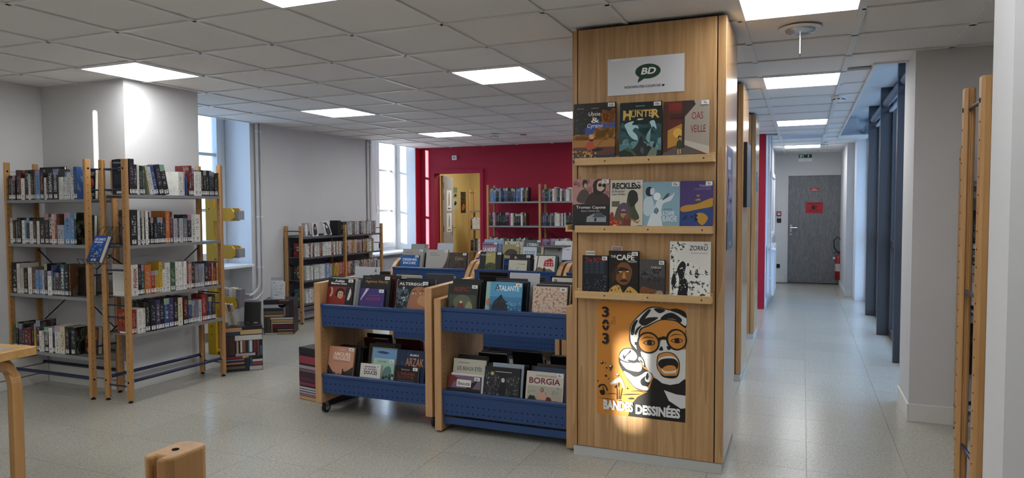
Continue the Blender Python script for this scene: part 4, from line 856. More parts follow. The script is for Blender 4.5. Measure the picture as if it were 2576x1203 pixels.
row(FB, 'w40/236 k22/230 t18/230 o40/226 R26/176 y26/176 y22/240 w20/180 w34/230 e36/226 w20/230 w22/230 w20/230 w20/230 R12/232 p22/206 n20/206 g24/196 g24/196 l28/196 K26/206 r26/196 o10/196 r26/196 o10/196', .046, .875, SB[2], 'third shelf of end-on bookcase', gB, titles={0: ('PHÉNIX', '#96261f')})
row(FB, 'R24/182 w34/186 w18/186 k26/230 k34/236 v26/236 k26/226 b34/236 v30/236 k26/236 c30/226 k36/232 b26/196 g24/186 g24/186 l22/186 R30/226 n18/226 b26/196 n24/216', .046, .845, SB[3], 'fourth shelf of end-on bookcase', gB, titles={11: ('LES FOURMIS', '#a3262a')})
# pale blurb cover turned outward at the end of the third shelf
faceout((-4.815, 3.6785, SB[2]+.0005), 0, .19, .238, .009, '#d6d4ce', .0, 'white book back cover with red title at the end of the third shelf', [('t', 'PHÉNIX', .1, .80, .62, .87, '#9c2226', .02), *[('r', .1, .7-.045*i, .86, .715-.045*i, '#b9b7b2') for i in range(13)]], gB)
faceout((-4.78, 3.6785, SB[3]+.0005), 0, .13, .19, .009, '#7a2a1c', .0, 'red picture book turned outward at the end of the fourth shelf', [('d', 111, 14, .1, .2, .9, .95, .08, .2, '#b5562a'), ('r', .2, .03, .7, .1, '#d9d9d4')], gB)
faceout((-4.79, 3.6785, SB[0]+.0005), 0, .15, .262, .009, '#141620', .0, 'dark navy book turned outward at the end of the top shelf', [('t', 'PIERRE', .1, .88, .7, .93, '#a9b0be', .01), ('t', 'O', .4, .68, .6, .78, '#a9b0be', 0, .2), *[('r', .15, .55-.05*i, .85, .56-.05*i, '#50586a') for i in range(6)], ('r', .3, .03, .7, .1, '#cfcfca')], gB)
# blue bookend with round top
mb = MB(); mb.prism([(0, 0), (.10, 0), (.10, .12)] + [(.05+.05*math.cos(a*PI/12), .12+.05*math.sin(a*PI/12)) for a in range(1, 12)] + [(0, .12)], lambda u, v, w: (-.02-u, .573+w, v), 0, .003, mat('bookend_blue', '#3d5b8c', .4))
mb.box(-.12, -.02, .558, .576, 0, .002, mat('bookend_blue'))
tag(mb.build('bookend', None, (FB[0][0], FB[0][1], SB[0]+.0005)), 'blue metal bookend with round top on the end-on bookcase', 'bookend')
# wire easel and the blue novel at the near end of this bookcase
t = thing('wire_holder', 'wire display holder hooked on the post between the left bookcases', 'book holder', (-4.73, 3.60, 1.06))
mb = MB()
for x in (-.11, -.055, 0, .055, .11): mb.tube([(x, .03, .26), (x, .004, .235), (x, -.10, .0), (x, -.155, -.006), (x, -.18, .035)], .0022, M_WIRE, 5)
for p in ((.03, .26), (-.045, .115), (-.10, .0), (-.18, .035)): mb.tube([(-.115, p[0], p[1]), (.115, p[0], p[1])], .0022, M_WIRE, 5)
mb.build('wire_frame', t)
album(.135, .205, .032, '#1d3f86', (-4.80, 3.458, 1.060), .40, 'blue novel with white title on the wire holder', [('r', 0, 0, 1, .55, '#17305f'), ('d', 121, 24, .1, .2, .9, .7, .04, .12, '#3f78c4'), ('d', 122, 6, .4, .18, .6, .4, .03, .06, '#c9c46a'), ('t', 'LES CHANTS', .12, .80, .92, .9, '#e6ecf2', .02), ('r', .12, .73, .80, .76, '#e6ecf2'), ('r', .35, .05, .72, .12, '#e6e6e2')], None, None, name='book', cat='book')
# ---- low manga bookcase along the grey wall
FC = ((-5.775, 7.0, 0), PI/2)
SCZ = (1.095, .838, .545, .255)
bookcase('low beech bookcase of manga along the grey wall', FC[0], PI/2, (0, .905, 1.80), .28, 1.236, SCZ, (1.17, .95, .40), holes=20, shelf_m=mat('dark_shelf_steel', '#5f6063', .4, .3), back=True)
gC = 'manga volumes in the low bookcase'
def mrow(pal, n, hs): return ' '.join('%s%d/%d' % (random.choice(pal), random.randint(15, 22), random.choice(hs)) for _ in range(n))
row(FC, mrow('wwwwkrwwp', 38, (172, 176)), .10, .87, SCZ[1], 'second shelf, near bay of low bookcase', gC, parts=False, m=M_MANGA, name='manga_volume', noun='manga')
row(FC, mrow('wwwlBBtwkw', 26, (172, 182)), .10, .64, SCZ[2], 'third shelf, near bay of low bookcase', gC, parts=False, m=M_MANGA, name='manga_volume', noun='manga')
row(FC, mrow('yRRRw', 9, (176, 182)), .67, .87, SCZ[2], 'third shelf, near bay end, low bookcase', gC, parts=False, m=M_MANGA, name='manga_volume', noun='manga', leans={k: .15 for k in range(9)})
row(FC, mrow('wwwlp', 22, (172, 176)), .10, .60, SCZ[3], 'lowest shelf, near bay of low bookcase', gC, parts=False, m=M_MANGA, name='manga_volume', noun='manga')
row(FC, mrow('wlNlgwk', 32, (176, 182)), .95, 1.68, SCZ[0], 'top shelf, far bay of low bookcase', gC, parts=False, m=M_MANGA, name='manga_volume', noun='manga')
row(FC, mrow('wwpRRkkkyww', 32, (176, 182)), .945, 1.62, SCZ[1], 'second shelf, far bay of low bookcase', gC, parts=False, m=M_MANGA, name='manga_volume', noun='manga')
row(FC, mrow('oRpokkkkgwk', 34, (176, 182)), .945, 1.70, SCZ[2], 'third shelf, far bay of low bookcase', gC, parts=False, m=M_MANGA, name='manga_volume', noun='manga')
def turned(y0, z, c, shapes, label): album(.13, .18, .014, c, (-5.94, FC[0][1]+y0, z+.0005), 0, label, shapes, None, gC, name='manga_volume', cat='book')
turned(.045, SCZ[1], '#6a1c24', [('d', 131, 10, .1, .2, .9, .9, .1, .2, '#a33a3a'), ('e', .5, .6, .2, .16, '#c9a890')], 'red manga cover turned outward on second shelf of low bookcase')
turned(.045, SCZ[2], '#2c2a33', [('d', 132, 10, .1, .2, .9, .9, .1, .2, '#b5763a'), ('d', 133, 8, .1, .2, .9, .9, .08, .15, '#d3d0c8')], 'dark manga cover turned outward on third shelf of low bookcase')
turned(.045, SCZ[3], '#2f5a5e', [('d', 134, 10, .1, .2, .9, .9, .1, .2, '#8aa05a')], 'teal manga cover turned outward on lowest shelf of low bookcase')
# items shown on top shelf of the near bay
album(.115, .175, .02, '#c9c7c2', (-5.80, FC[0][1]+.25, SCZ[0]+.0005), .12, 'manga with grey red cover face out at the near top', [('s', [(.2, .1), (.3, .8), (.7, .9), (.8, .2)], '#2b2a2e'), ('e', .55, .6, .15, .12, '#b98a78')], None, gC, rotz=PI/2, name='manga_volume', cat='book')
album(.115, .175, .02, '#8b8a8d', (-5.81, FC[0][1]+.10, SCZ[0]+.0005), .12, 'grey manga face out beside the near post of low bookcase', [('r', .1, .1, .9, .4, '#3c3a40'), ('s', [(.2, .1), (.3, .8), (.6, .9), (.6, .2)], '#d0ccc6')], None, gC, rotz=PI/2, name='manga_volume', cat='book')
album(.125, .19, .035, '#d0cfca', (-5.80, FC[0][1]+.52, SCZ[0]+.0005), .35, 'black and white manga leaning back on a stand', [('s', [(.15, .05), (.2, .6), (.5, .9), (.8, .7), (.85, .1)], '#24242a'), ('e', .5, .6, .14, .12, '#d8d4cc'), ('r', .08, .82, .7, .92, '#1c1c20')], None, gC, rotz=PI/2, name='manga_volume', cat='book')
tag(B(0, .13, -.07, 0, 0, .2, M_BLACK).build('book_box', None, (-5.90, FC[0][1]+.80, SCZ[0]+.0005), bevel=.003), 'black box set standing on the low bookcase top shelf', 'box')
# ---- bookcase on the red wall
FE = ((-4.625, 10.02, 0), 0)
SE = (1.556, 1.178, .800, .44)
bookcase('beech bookcase standing against the red wall', FE[0], 0, (0, .875, 1.75), .30, 1.822, SE, (1.70, 1.30), holes=24)
gE = 'books in the red wall bookcase'
def nrow(pal, n, h0, h1): return ' '.join('%s%d/%d' % (random.choice(pal), random.randint(20, 36), random.randint(h0, h1)) for _ in range(n))
row(FE, 'o18/190 B36/205 ' + nrow('kkkKgBkbt', 17, 185, 215) + ' w22/210 k30/215 k26/218 y16/200 k30/215', .04, .70, SE[0], 'top shelf, left bay of red-wall bookcase', gE, parts=False)
row(FE, 'v20/180 R22/175 t18/180 k30/185 e20/190 B22/190 k30/190 w26/190 p34/215 t30/200 k20/185 w24/190 k26/190 ' + nrow('kwgb', 10, 180, 210), .915, 1.60, SE[0], 'top shelf, right bay of red-wall bookcase', gE, parts=False)
row(FE, 'n20/205 n24/205 e24/205 l20/210 m22/205 ' + nrow('kkkKk', 8, 190, 208) + ' m30/198 w30/196 p20/190 ' + nrow('kkk', 4, 180, 190) + ' w30/205 k26/200 N24/195', .04, .66, SE[1], 'second shelf, left bay of red-wall bookcase', gE, parts=False)
row(FE, nrow('kkbkgvk', 8, 190, 210) + ' c26/205 ' + nrow('kvwg', 14, 185, 205), .91, 1.55, SE[1], 'second shelf, right bay of red-wall bookcase', gE, parts=False)
row(FE, 'b28/200 r22/195 ' + nrow('kkewkRwwgv', 20, 170, 195), .04, .70, SE[2], 'third shelf, left bay of red-wall bookcase', gE, parts=False)
row(FE, nrow('kBmkkwkm', 18, 170, 190), .92, 1.5, SE[2], 'third shelf, right bay of red-wall bookcase', gE, parts=False)
# ---- bookcase cropped by the right wall, and the one on the grey pier behind it
FD = ((.478, 2.425, 0), 0)
SD = (1.520, 1.290, 1.110, .755, .40)
bookcase('beech bookcase seen end on behind the right hand wall', FD[0], 0, (0, .945), .285, 1.832, SD, (1.765, 1.17, .66), holes=28)
FG = ((.925, 5.005, 0), 0)
SG = (1.575, 1.18, .80, .41)
bookcase('dark beech bookcase against the grey pier, its end post visible', FG[0], 0, (0, .945), .275, 1.822, SG, (1.76,), holes=22)
gG = 'books in the bookcase on the grey pier'
row(FG, 'k16/245 k20/320 K14/250 w12/345 R16/290 k22/300 w16/280 b22/290', .036, .16, SG[1], 'second shelf of pier bookcase', gG)
row(FG, 'w14/225 K18/232 R12/190 l16/280 w20/285 k20/260', .036, .15, SG[2], 'third shelf of pier bookcase', gG)
faceout((.962, 5.06, SG[3]+.0005), .0, .20, .31, .02, '#1a1311', .05, 'dark picture book face out low in the pier bookcase', [('d', 141, 14, .1, .3, .9, .9, .08, .2, '#4a2a1a'), ('d', 142, 8, .1, .3, .6, .8, .03, .06, '#b98a4a'), ('r', .1, .12, .5, .16, '#a9a49a')], gG)
t = thing('letter_stand', 'small wooden letter stand on the pier bookcase', 'letter stand', (.965, 5.04, SG[0]+.0006))
mb = MB(); mb.prism([(0, 0), (.20, 0), (.14, .24)], lambda u, v, w: (u, w, v), 0, .02, M_PINE); mb.build('block', t); mb = MB(); put_text(mb, 'A', .06, .03, .11, .10, ink('#2a2622'), lambda u, v, k: (u, -.0006, v), 0); mb.build('lettering', t)
# ---- shelf of the yellow room
FH = ((-6.08, 12.3, 0), 0)
bookcase('beech bookcase in the yellow room beyond the doorway', FH[0], 0, (0, .9), .28, 1.83, (1.40, 1.05, .62, .3), (1.76,), holes=20, braces=False)
row(FH, nrow('wkNwgk', 14, 200, 260), .05, .6, 1.05, 'second shelf of far-room bookcase', 'books in the far room', parts=False)
row(FH, nrow('kkwgNk', 14, 200, 260), .05, .6, .62, 'third shelf of far-room bookcase', 'books in the far room', parts=False)
# ---- low bookcase just below the viewer, only a post top in the picture
bookcase('low beech bookcase cut by the bottom edge, one post top showing', (-.534, .192, 0), 0, (0, .955), .285, 1.232, (1.0, .7, .4), (1.1,), holes=10, braces=False)
# ================================================================== BROWSER CARTS
def disc_rows(mb, xs, zs, y, r=.0042):
    for z in zs:
        for x in xs: mb.lathe([(r, 0), (r, .0005)], (x, y, z), M_HOLE, 7, 'y')
def cart(label, x0, W, y0, D, z0, z1, boards, trays, curved=False, casters=False, kick=False, pt=.05, group='blue and beech browser carts'):
    t = thing('browser_cart', label, 'browser cart', (x0, y0, 0), 0, group)
    for s in (0, 1):
        a = 0 if s == 0 else W-pt
        if curved: 
            arc = [(.0, z1-.155), (.03, z1-.115), (.07, z1-.07), (.12, z1-.03), (.18, z1-.005), (.24, z1)]
            prof = [(0, z0)] + arc + [(D-u, v) for u, v in arc[::-1]] + [(D, z0)]
        else: prof = [(0, z0), (0, z1), (D, z1+.012), (D, z0)]
        mb = MB(); mb.prism(prof, lambda u, v, w: (w, u, v), a, a+pt, M_CARTW); po = mb.build('side_panel', t, bevel=.003)
        hm = MB()
        for k in range(int((z1-z0-.2)/.032)):
            z = z0+.08+k*.032
            for y in (.03, D*.38, D*.62, D-.03): hm.lathe([(.0032, 0), (.0032, .0006)], ((a+pt) if s == 0 else a-.0006, y, z), M_HOLE, 6, 'x')
        hm.build('peg_holes', po)['kind'] = 'stuff'
        for y in (.07, D-.07):
            if casters:
                c = MB(); cx = a+pt/2
                c.box(cx-.022, cx+.022, y-.03, y+.03, z0-.006, z0-.0005, M_CHROME); c.prism([(-.016, .0), (.016, 0), (.03, -.04), (.0, -.045)], lambda u, v, w: (w, y+u, z0-.006+v), cx-.016, cx-.013, M_CHROME); c.prism([(-.016, .0), (.016, 0), (.03, -.04), (.0, -.045)], lambda u, v, w: (w, y+u, z0-.006+v), cx+.013, cx+.016, M_CHROME)
                co = c.build('caster', t, (0, 0, 0)); MB().lathe([(.036, -.012), (.0395, -.009), (.0395, .009), (.036, .012)], (cx, y+.014, .0398), M_BLACK, 18, 'x').build('wheel', co, smooth=True)
                MB().lathe([(.02, -.0135), (.02, .0135)], (cx, y+.014, .0398), mat('hub_grey', '#8b8d92', .4), 12, 'x').build('hub', co)
            else: MB().lathe([(.020, 0), (.020, z0-.0005)], (a+pt/2, y, 0), M_BLACK, 12).build('foot', t)
    A, Bx = pt, W-pt
    for (za, zb) in boards:
        for back in (0, 1):
            yy = (lambda y: y) if not back else (lambda y: D-y)
            pr = [(.018, za), (.014, zb-.028), (.006, zb-.022), (.004, zb-.006), (.010, zb), (.026, zb), (.026, zb-.006), (.020, zb-.010), (.024, za+.004), (.20, za-.012+.004), (.20, za-.012), (.022, za)]
            mb = MB(); mb.prism([(yy(u), v) for u, v in pr], lambda u, v, w: (w, u, v), A, Bx, M_BLUE); bo = mb.build('bin_front', t)
            hm = MB(); n = int((Bx-A)/.038); xs = [A+.03+k*(Bx-A-.06)/(n-1) for k in range(n)]
            disc_rows(hm, xs, (za+.024, za+.067, za+.11), (.0152 if not back else D-.0157)); hm.build('perforations', bo)['kind'] = 'stuff'
        B(A, Bx, D/2-.02, D/2+.02, za-.05, za-.02, M_NAVY).build('centre_beam', t)
        mb = MB(); mb.box(A, Bx, .20, D-.20, za-.008, za-.004, M_NAVY); mb.build('bin_floor', t)
        B(A, Bx, D/2-.004, D/2+.004, za, za+.13, M_BLUE).build('centre_divider', t)
    if kick:
        for q in (.030, D-.038): B(A, Bx, q, q+.008, .055, .10, M_BLUE).build('kick_rail', t)
    return t
AC = {'k': '#141316', 'b': '#26344f', 'r': '#5a1c1a', 'w': '#bdbcb6', 'l': '#8d98a4', 't': '#2f5258', 'n': '#3a2a20', 'c': '#b8ab8c', 'g': '#56565a', 'o': '#8a4a26', 'p': '#7d6a78'}
ACN = {'k': 'black', 'b': 'navy', 'r': 'dark red', 'w': 'white', 'l': 'grey blue', 't': 'teal', 'n': 'brown', 'c': 'cream', 'g': 'grey', 'o': 'rust', 'p': 'mauve'}
def raise_art(shapes, v0):
    """cover pictures of binned albums sit in the part of the cover above the bin front"""
    if not shapes: return shapes
    q = lambda v: v0+(1-v0)*v; out = []
    for sh in shapes:
        if sh[0] == 'r': out.append(('r', sh[1], q(sh[2]) if sh[2] > .03 else 0, sh[3], q(sh[4]), sh[5]))
        elif sh[0] == 'e': out.append(('e', sh[1], q(sh[2]), sh[3], sh[4]*(1-v0), sh[5]))
        elif sh[0] in 'ps': out.append((sh[0], [(u, q(v)) for u, v in sh[1]], sh[2]))
        elif sh[0] == 't': out.append(('t', sh[1], sh[2], q(sh[3]), sh[4], q(sh[5])) + tuple(sh[6:]))
        else: out.append(sh[:4] + (q(sh[4]), sh[5], q(sh[6])) + tuple(sh[7:]))
    return out
def column(x, W, y, z, front, cols, where, lean=.2, Hs=(.285, .31), group='comic albums in the browser carts', back=False):
    """front: list of (W, H, T, colour, label, shapes, sticker, dx, material); then plain albums behind, one per letter"""
    yy = y
    for f in front:
        w, h, T, c, lab, sh, st, dx, mm = f
        album(w, h, T, c, (x+dx, yy, z), lean, lab, raise_art(sh, (.118 if z > .5 else .085)/h), st, group, m=mm); yy += T/math.cos(lean)+.002
    for n, c in enumerate(cols):
        T = random.uniform(.010, .016); h = random.uniform(*Hs); w = min(W-.002, random.uniform(.205, .225)); dx = random.uniform(0, max(0, W-w))
        lab = '%s album, %s behind cover %s' % (ACN[c], ORD(n+1), where) if not back else '%s album, %s from front, %s' % (ACN[c], ORD(n+1), where)
        if not back: album(w, h, T, AC[c], (x+dx, yy, z), lean, lab, None, None, group); yy += T/math.cos(lean)+.003
        else: album(w, h, T, AC[c], (x+W-dx, yy, z), lean, lab, None, None, group, rotz=PI); yy -= T/math.cos(lean)+.003
CY, CD = 3.93, .64
# ---- first cart on casters
C1X, C1W = -3.145, .935
cart('blue and beech browser cart on casters, left of the pair', C1X, C1W, CY, CD, .090, .935, [(.634, .79), (.162, .30)], None, casters=True, pt=.052)
yf = CY+.032
column(-3.088, .235, yf, .640, [(.215, .325, .012, '#17161a', 'black and red comic with a drawn face under white title', [('r', 0, 0, 1, .72, '#8a2620'), ('s', [(.10, .4), (.16, .55), (.12, .7), (.2, .66), (.22, .5), (.16, .38)], '#b0a79c'), ('s', [(.34, .40), (.36, .60), (.5, .68), (.66, .62), (.68, .44)], '#24160f'), ('s', [(.42, .38), (.42, .52), (.5, .58), (.62, .54), (.62, .40), (.54, .32)], '#c79a78'), ('e', .48, .49, .025, .014, '#1a1010'), ('e', .57, .49, .025, .014, '#1a1010'), ('e', .53, .40, .03, .014, '#6e2a22'), ('r', .72, 0, 1, .70, '#1c1b20'), ('s', [(.8, .3), (.86, .6), (.9, .68), (.94, .5), (.88, .3)], '#c9c4bc'), ('t', 'Adèle', .26, .875, .64, .955, '#e6e4de', .02), ('t', 'Blanc-Sec', .12, .795, .74, .87, '#e6e4de', .02)], 'Ad', 0, None)], 'wwlkgbk', 'at the left of upper bin, cart on casters', Hs=(.315, .335))
column(-2.812, .235, yf, .640, [(.195, .265, .012, '#3d2f70', 'purple comic with red title in front of the black one', [('p', [(.02, .45), (.24, 1), (.30, 1), (.06, .45)], '#c9c4d0'), ('p', [(.10, .6), (.32, 1), (.36, 1), (.14, .6)], '#c9c4d0'), ('t', 'AGATHA', .24, .46, .86, .60, '#a8322c', .02), ('r', .35, .68, .8, .69, '#8a7ca8')], 'Ag', 0, None), (.225, .352, .014, '#17161a', 'black comic with orange script title behind the purple one', [('t', 'Agence Hardy', .10, .77, .92, .87, '#c98a3a', .0, .1), ('r', .08, .92, .3, .93, '#8a8a8a')], 'Ag', 0, None)], 'kkrkwkb', 'in middle of upper bin, cart on casters', Hs=(.325, .35))
column(-2.520, .25, yf, .640, [(.24, .33, .013, '#16171b', 'comic with a large tanned face and white title', [('s', [(.40, 0), (.42, .5), (.52, .76), (.75, .82), (.95, .74), (1, .6), (1, 0)], '#9c6a4c'), ('s', [(.7, .3), (.72, .5), (.84, .56), (1, .5), (1, .2)], '#b98862'), ('e', .56, .60, .06, .025, '#e0d6cc'), ('e', .80, .61, .06, .025, '#e0d6cc'), ('e', .57, .60, .024, .024, '#20100c'), ('e', .81, .61, .024, .024, '#20100c'), ('s', [(.46, .65), (.56, .69), (.66, .66), (.56, .67)], '#22130d'), ('s', [(.72, .67), (.82, .70), (.92, .67), (.82, .68)], '#22130d'), ('d', 151, 20, .02, .1, .38, .75, .04, .1, '#4a5a66'), ('d', 152, 12, .02, .3, .36, .8, .02, .05, '#9fb0b6'), ('t', 'ALTEREGO', .06, .85, .86, .94, '#e6e4de', .02)], 'Al', 0, None)], 'ntwklkt', 'at the right of upper bin, cart on casters', Hs=(.315, .34))
zb = .168
column(-3.086, .235, yf, zb, [(.212, .315, .012, '#c18c72', 'salmon pink comic with a city skyline and white title', [('s', [(0, 0), (0, .42), (.16, .28), (.34, .14), (.44, 0)], '#26221e'), ('s', [(.5, 0), (.58, .2), (.7, .26), (.86, .34), (1, .40), (1, 0)], '#3a3030'), ('d', 161, 14, .05, .02, .35, .2, .03, .06, '#4a463e'), ('r', .58, .1, .63, .34, '#1c1817'), ('e', .66, .22, .04, .06, '#241d1b'), ('r', .70, .2, .71, .4, '#4a3a34'), ('s', [(.34, .0), (.38, .16), (.5, .2), (.56, .06), (.54, 0)], '#8a5c4a'), ('t', 'AMOURS', .20, .72, .86, .83, '#efe2d6', .01), ('t', 'FRAGILES', .20, .60, .86, .71, '#efe2d6', .01), ('t', 'le dernier printemps', .22, .53, .80, .58, '#7e3026'), ('r', .42, .90, .62, .91, '#e8d2c4')], 'Am', 0, None)], 'kkkkkkkk', 'at the left of lower bin, cart on casters')
column(-2.812, .255, yf, zb, [(.165, .215, .02, '#cfcdc4', 'small white comic with purple and black title', [('t', 'LES ANNÉES', .16, .66, .80, .80, '#5a2a6a', .02), ('t', 'DOUCES', .20, .44, .84, .63, '#2a1a3c', .03), ('r', .2, .82, .76, .86, '#5a3a66')], 'An', 0, None), (.17, .255, .012, '#9fc0b4', 'pale teal comic half hidden behind the small white one', [('s', [(.45, .2), (.55, .6), (.8, .7), (.9, .4), (.7, .2)], '#5d7f7a'), ('d', 171, 8, .4, .1, .95, .4, .05, .1, '#2c3a38'), ('t', "L'année", .22, .84, .62, .93, '#2c3a38', .0)], 'An', .085, None), (.20, .325, .013, '#8d8578', 'blue and grey comic standing behind the teal one', [('r', .04, .70, .98, .96, '#6f9ac6'), ('s', [(.2, .86), (.4, .9), (.7, .86), (.5, .82)], '#2a3f66'), ('r', .04, .3, .98, .70, '#8b837c')], None, .06, None)], 'kkkkkk', 'in middle of lower bin, cart on casters', Hs=(.30, .345))
column(-2.545, .27, yf, zb, [(.18, .22, .026, '#15110f', 'small thick black comic with red brown title', [('t', "L'ARABE", .14, .56, .88, .72, '#8a3a2c', .01), ('t', 'DU FUTUR', .14, .38, .84, .53, '#8a3a2c', .01), ('t', 'Riad Sattouf', .28, .80, .64, .87, '#c9c4bc'), ('r', .14, .29, .86, .305, '#8a8480')], 'Ar', .01, None), (.222, .325, .012, '#1b2a47', 'navy comic with large orange lettering', [('d', 181, 10, .05, .1, .95, .9, .08, .2, '#22355a'), ('t', 'ARZAK', .32, .56, .94, .78, '#cf8a4c', .0), ('t', 'MOEBIUS', .46, .84, .76, .89, '#e0dcd4', .02), ('s', [(.7, .2), (.82, .36), (.8, .2)], '#c9d3de')], None, 0, None)], 'kkbkkk', 'at the right of lower bin, cart on casters')
# ---- second cart standing on its panels, right of the first
C2X, C2W = -2.187, .945
cart('blue and beech browser cart on low feet beside the pillar', C2X, C2W, CY-.01, CD, .012, .868, [(.660, .815), (.118, .277)], None, kick=True)
yf = CY+.022
column(-2.125, .235, yf, .665, [(.215, .298, .012, '#1d211b', 'dark green comic with two pale figures and red title', [('r', .05, .05, .95, .62, '#3c4434'), ('e', .5, .35, .3, .28, '#59614a'), ('s', [(.34, .05), (.38, .3), (.46, .36), (.54, .28), (.58, .05)], '#6a3226'), ('e', .46, .36, .05, .045, '#c9a890'), ('s', [(.62, .05), (.64, .3), (.72, .4), (.82, .3), (.84, .05)], '#8a8c62'), ('s', [(.12, .08), (.2, .24), (.28, .1)], '#2a1a14'), ('t', 'ASPIC', .18, .74, .72, .90, '#8a2c26', .01)], 'As', 0, None)], 'kkbkkl', 'at the left of upper bin, cart by the pillar', Hs=(.30, .33))
column(-1.835, .25, yf, .665, [(.218, .32, .012, '#3d7ba6', 'blue comic with a dark sea creature and white title', [('r', 0, .55, 1, 1, '#4f95bd'), ('r', 0, .0, 1, .3, '#2a5f86'), ('s', [(.1, .05), (.12, .36), (.24, .5), (.36, .62), (.42, .5), (.52, .4), (.58, .2), (.5, .05)], '#142029'), ('d', 191, 16, .1, .05, .55, .5, .02, .05, '#22343f'), ('d', 192, 24, .5, .05, .98, .4, .02, .05, '#5f9fc2'), ('t', 'ATALANTE', .16, .74, .90, .90, '#e6eaec', .02), ('t', 'A', .14, .73, .30, .94, '#24343f', .01)], 'At', .01, None), (.22, .32, .014, '#8fb4a6', 'pale green comic behind the blue one in upper bin', [('e', .12, .35, .1, .12, '#b5764a')], None, -.025, None)], 'kkbkrk', 'in middle of upper bin, cart by the pillar', Hs=(.315, .34))
column(-1.535, .235, yf, .665, [(.222, .305, .012, '#c9b29c', 'comic with a crowded speckled pattern beside the pillar', [('r', 0, 0, 1, .97, M_SPECK)], 'B', 0, None)], 'kwkorkk', 'at the right of upper bin, cart by the pillar', Hs=(.31, .33))
zb = .123
column(-2.128, .255, yf, zb, [(.235, .245, .012, '#6e5a70', 'dark mauve comic with red plumes and white title label', [('r', .0, .0, 1, .5, '#201a20'), ('s', [(0, 1), (.3, .9), (.4, .7), (.2, .75), (.1, .5), (0, .6)], '#6a2a24'), ('s', [(.7, .1), (.8, .3), (1, .3), (1, 0)], '#7a3026'), ('s', [(.2, .3), (.5, .42), (.7, .7), (.9, .8), (.6, .3)], '#141216'), ('r', .28, .56, .72, .84, '#d6d2cc'), ('t', 'Beauté', .32, .62, .68, .76, '#22201f', .01)], 'Be', -.0, None), (.235, .255, .012, '#d3d2cc', 'plain white comic behind the mauve one', [('t', 'S', .84, .5, .92, .62, '#222226')], None, .015, None), (.235, .345, .014, '#b6b2a4', 'grey comic with green title and a small red haired figure', [('e', .82, .38, .07, .07, '#7a3a2a'), ('e', .82, .36, .045, .045, '#c9a08a'), ('s', [(.7, .02), (.74, .26), (.82, .3), (.92, .24), (.96, .02)], '#7e2a30'), ('e', .2, .5, .1, .04, '#8a8698'), ('t', 'LES BEAUX ÉTÉS', .12, .72, .88, .84, '#2f4a34', .01), ('r', .15, .90, .5, .912, '#55524c')], None, .018, None)], 'kkkkk', 'at the left of lower bin, cart by the pillar', Hs=(.33, .36))
column(-1.868, .265, yf, zb, [(.245, .32, .013, '#121214', 'black comic with an inked night scene', [('p', [(.03, .03), (.97, .03), (.97, .85), (.6, .7), (.03, .9)], M_DARKART), ('s', [(.44, .3), (.46, .62), (.54, .74), (.62, .62), (.6, .3)], '#0c0c0e'), ('e', .53, .66, .05, .06, '#b9b7b2'), ('e', .22, .82, .05, .05, '#b99a6a'), ('r', .3, .87, .76, .885, '#c9c9c6'), ('r', .15, .03, .6, .08, '#c9c9c6')], None, 0, None)], 'lklkkkk', 'in middle of lower bin, cart by the pillar', Hs=(.315, .35))
column(-1.580, .28, yf, zb, [(.243, .315, .012, '#c4beb2', 'pale comic with a crowd in red robes and dark red title', [('r', .04, .02, .98, .62, '#a9a294'), ('s', [(.06, .02), (.08, .3), (.2, .38), (.3, .24), (.3, .02)], '#1d1b20'), ('s', [(.34, .02), (.36, .4), (.44, .55), (.54, .4), (.54, .02)], '#c79a82'), ('e', .44, .52, .05, .06, '#7a4a30'), ('s', [(.54, .02), (.56, .3), (.64, .36), (.72, .24), (.72, .02)], '#6a1f22'), ('s', [(.70, .02), (.72, .2), (.80, .28), (.86, .2), (.86, .02)], '#2c2a30'), ('s', [(.84, .02), (.86, .2), (.94, .24), (1, .18), (1, .02)], '#7a2226'), *[('e', x, y, .03, .03, '#c9a48c') for x, y in ((.19, .38), (.64, .38), (.80, .29), (.93, .26))], ('d', 201, 14, .08, .4, .95, .62, .03, .06, '#8a9a8a'), ('t', 'BORGIA', .08, .68, .92, .84, '#6e1c20', .02), ('t', 'JODOROWSKY & MANARA', .26, .87, .86, .91, '#3a3634', .01)], 'Bo', 0, None)], 'bkkkkn', 'at the right of lower bin, cart by the pillar', Hs=(.32, .345))
# far sides of both carts: plain albums leaning the other way
for (cx0, zz, nm) in ((C1X+.07, .640, 'upper rear bin of cart on casters'), (C1X+.07, .168, 'lower rear bin of cart on casters'), (C2X+.07, .665, 'upper rear bin of cart by the pillar'), (C2X+.07, .123, 'lower rear bin of cart by the pillar')):
    for k, xx in enumerate((0, .27, .54)):
        column(cx0+xx, .235, CY+CD-.035, zz, [], random.choice(('kkwk', 'kbkr', 'knkk', 'kwkg')), ('left', 'middle', 'right')[k]+' of '+nm, back=True, Hs=(.29, .345))
def divider(x0, W, y, z0, z1, lab, letter=None, c='#b9bbbf', lx=.78):
    o = B(0, W, 0, .003, 0, z1-z0, ink(c)).build('divider_card', None, (x0, y, z0), (-.2, 0, 0), bevel=.001); tag(o, lab, 'divider', 'divider cards in the carts')
    if letter: mb = MB(); put_text(mb, letter, W*lx, z1-z0-.04, W*lx+.022, z1-z0-.012, ink('#1c1c1e'), lambda u, v, k: (u, -.0006, v), 0, .01); mb.build('lettering', o)
divider(-2.99, .21, CY+.20, .640, 1.040, 'white divider card lettered A behind the black and red comic', 'A')
divider(-1.77, .21, CY+.195, .665, 1.035, 'plain grey divider card behind the blue comic')
divider(-1.47, .172, CY+.175, .665, 1.015, 'white divider card lettered B behind the speckled comic', 'B', '#c9c8c2', .1)
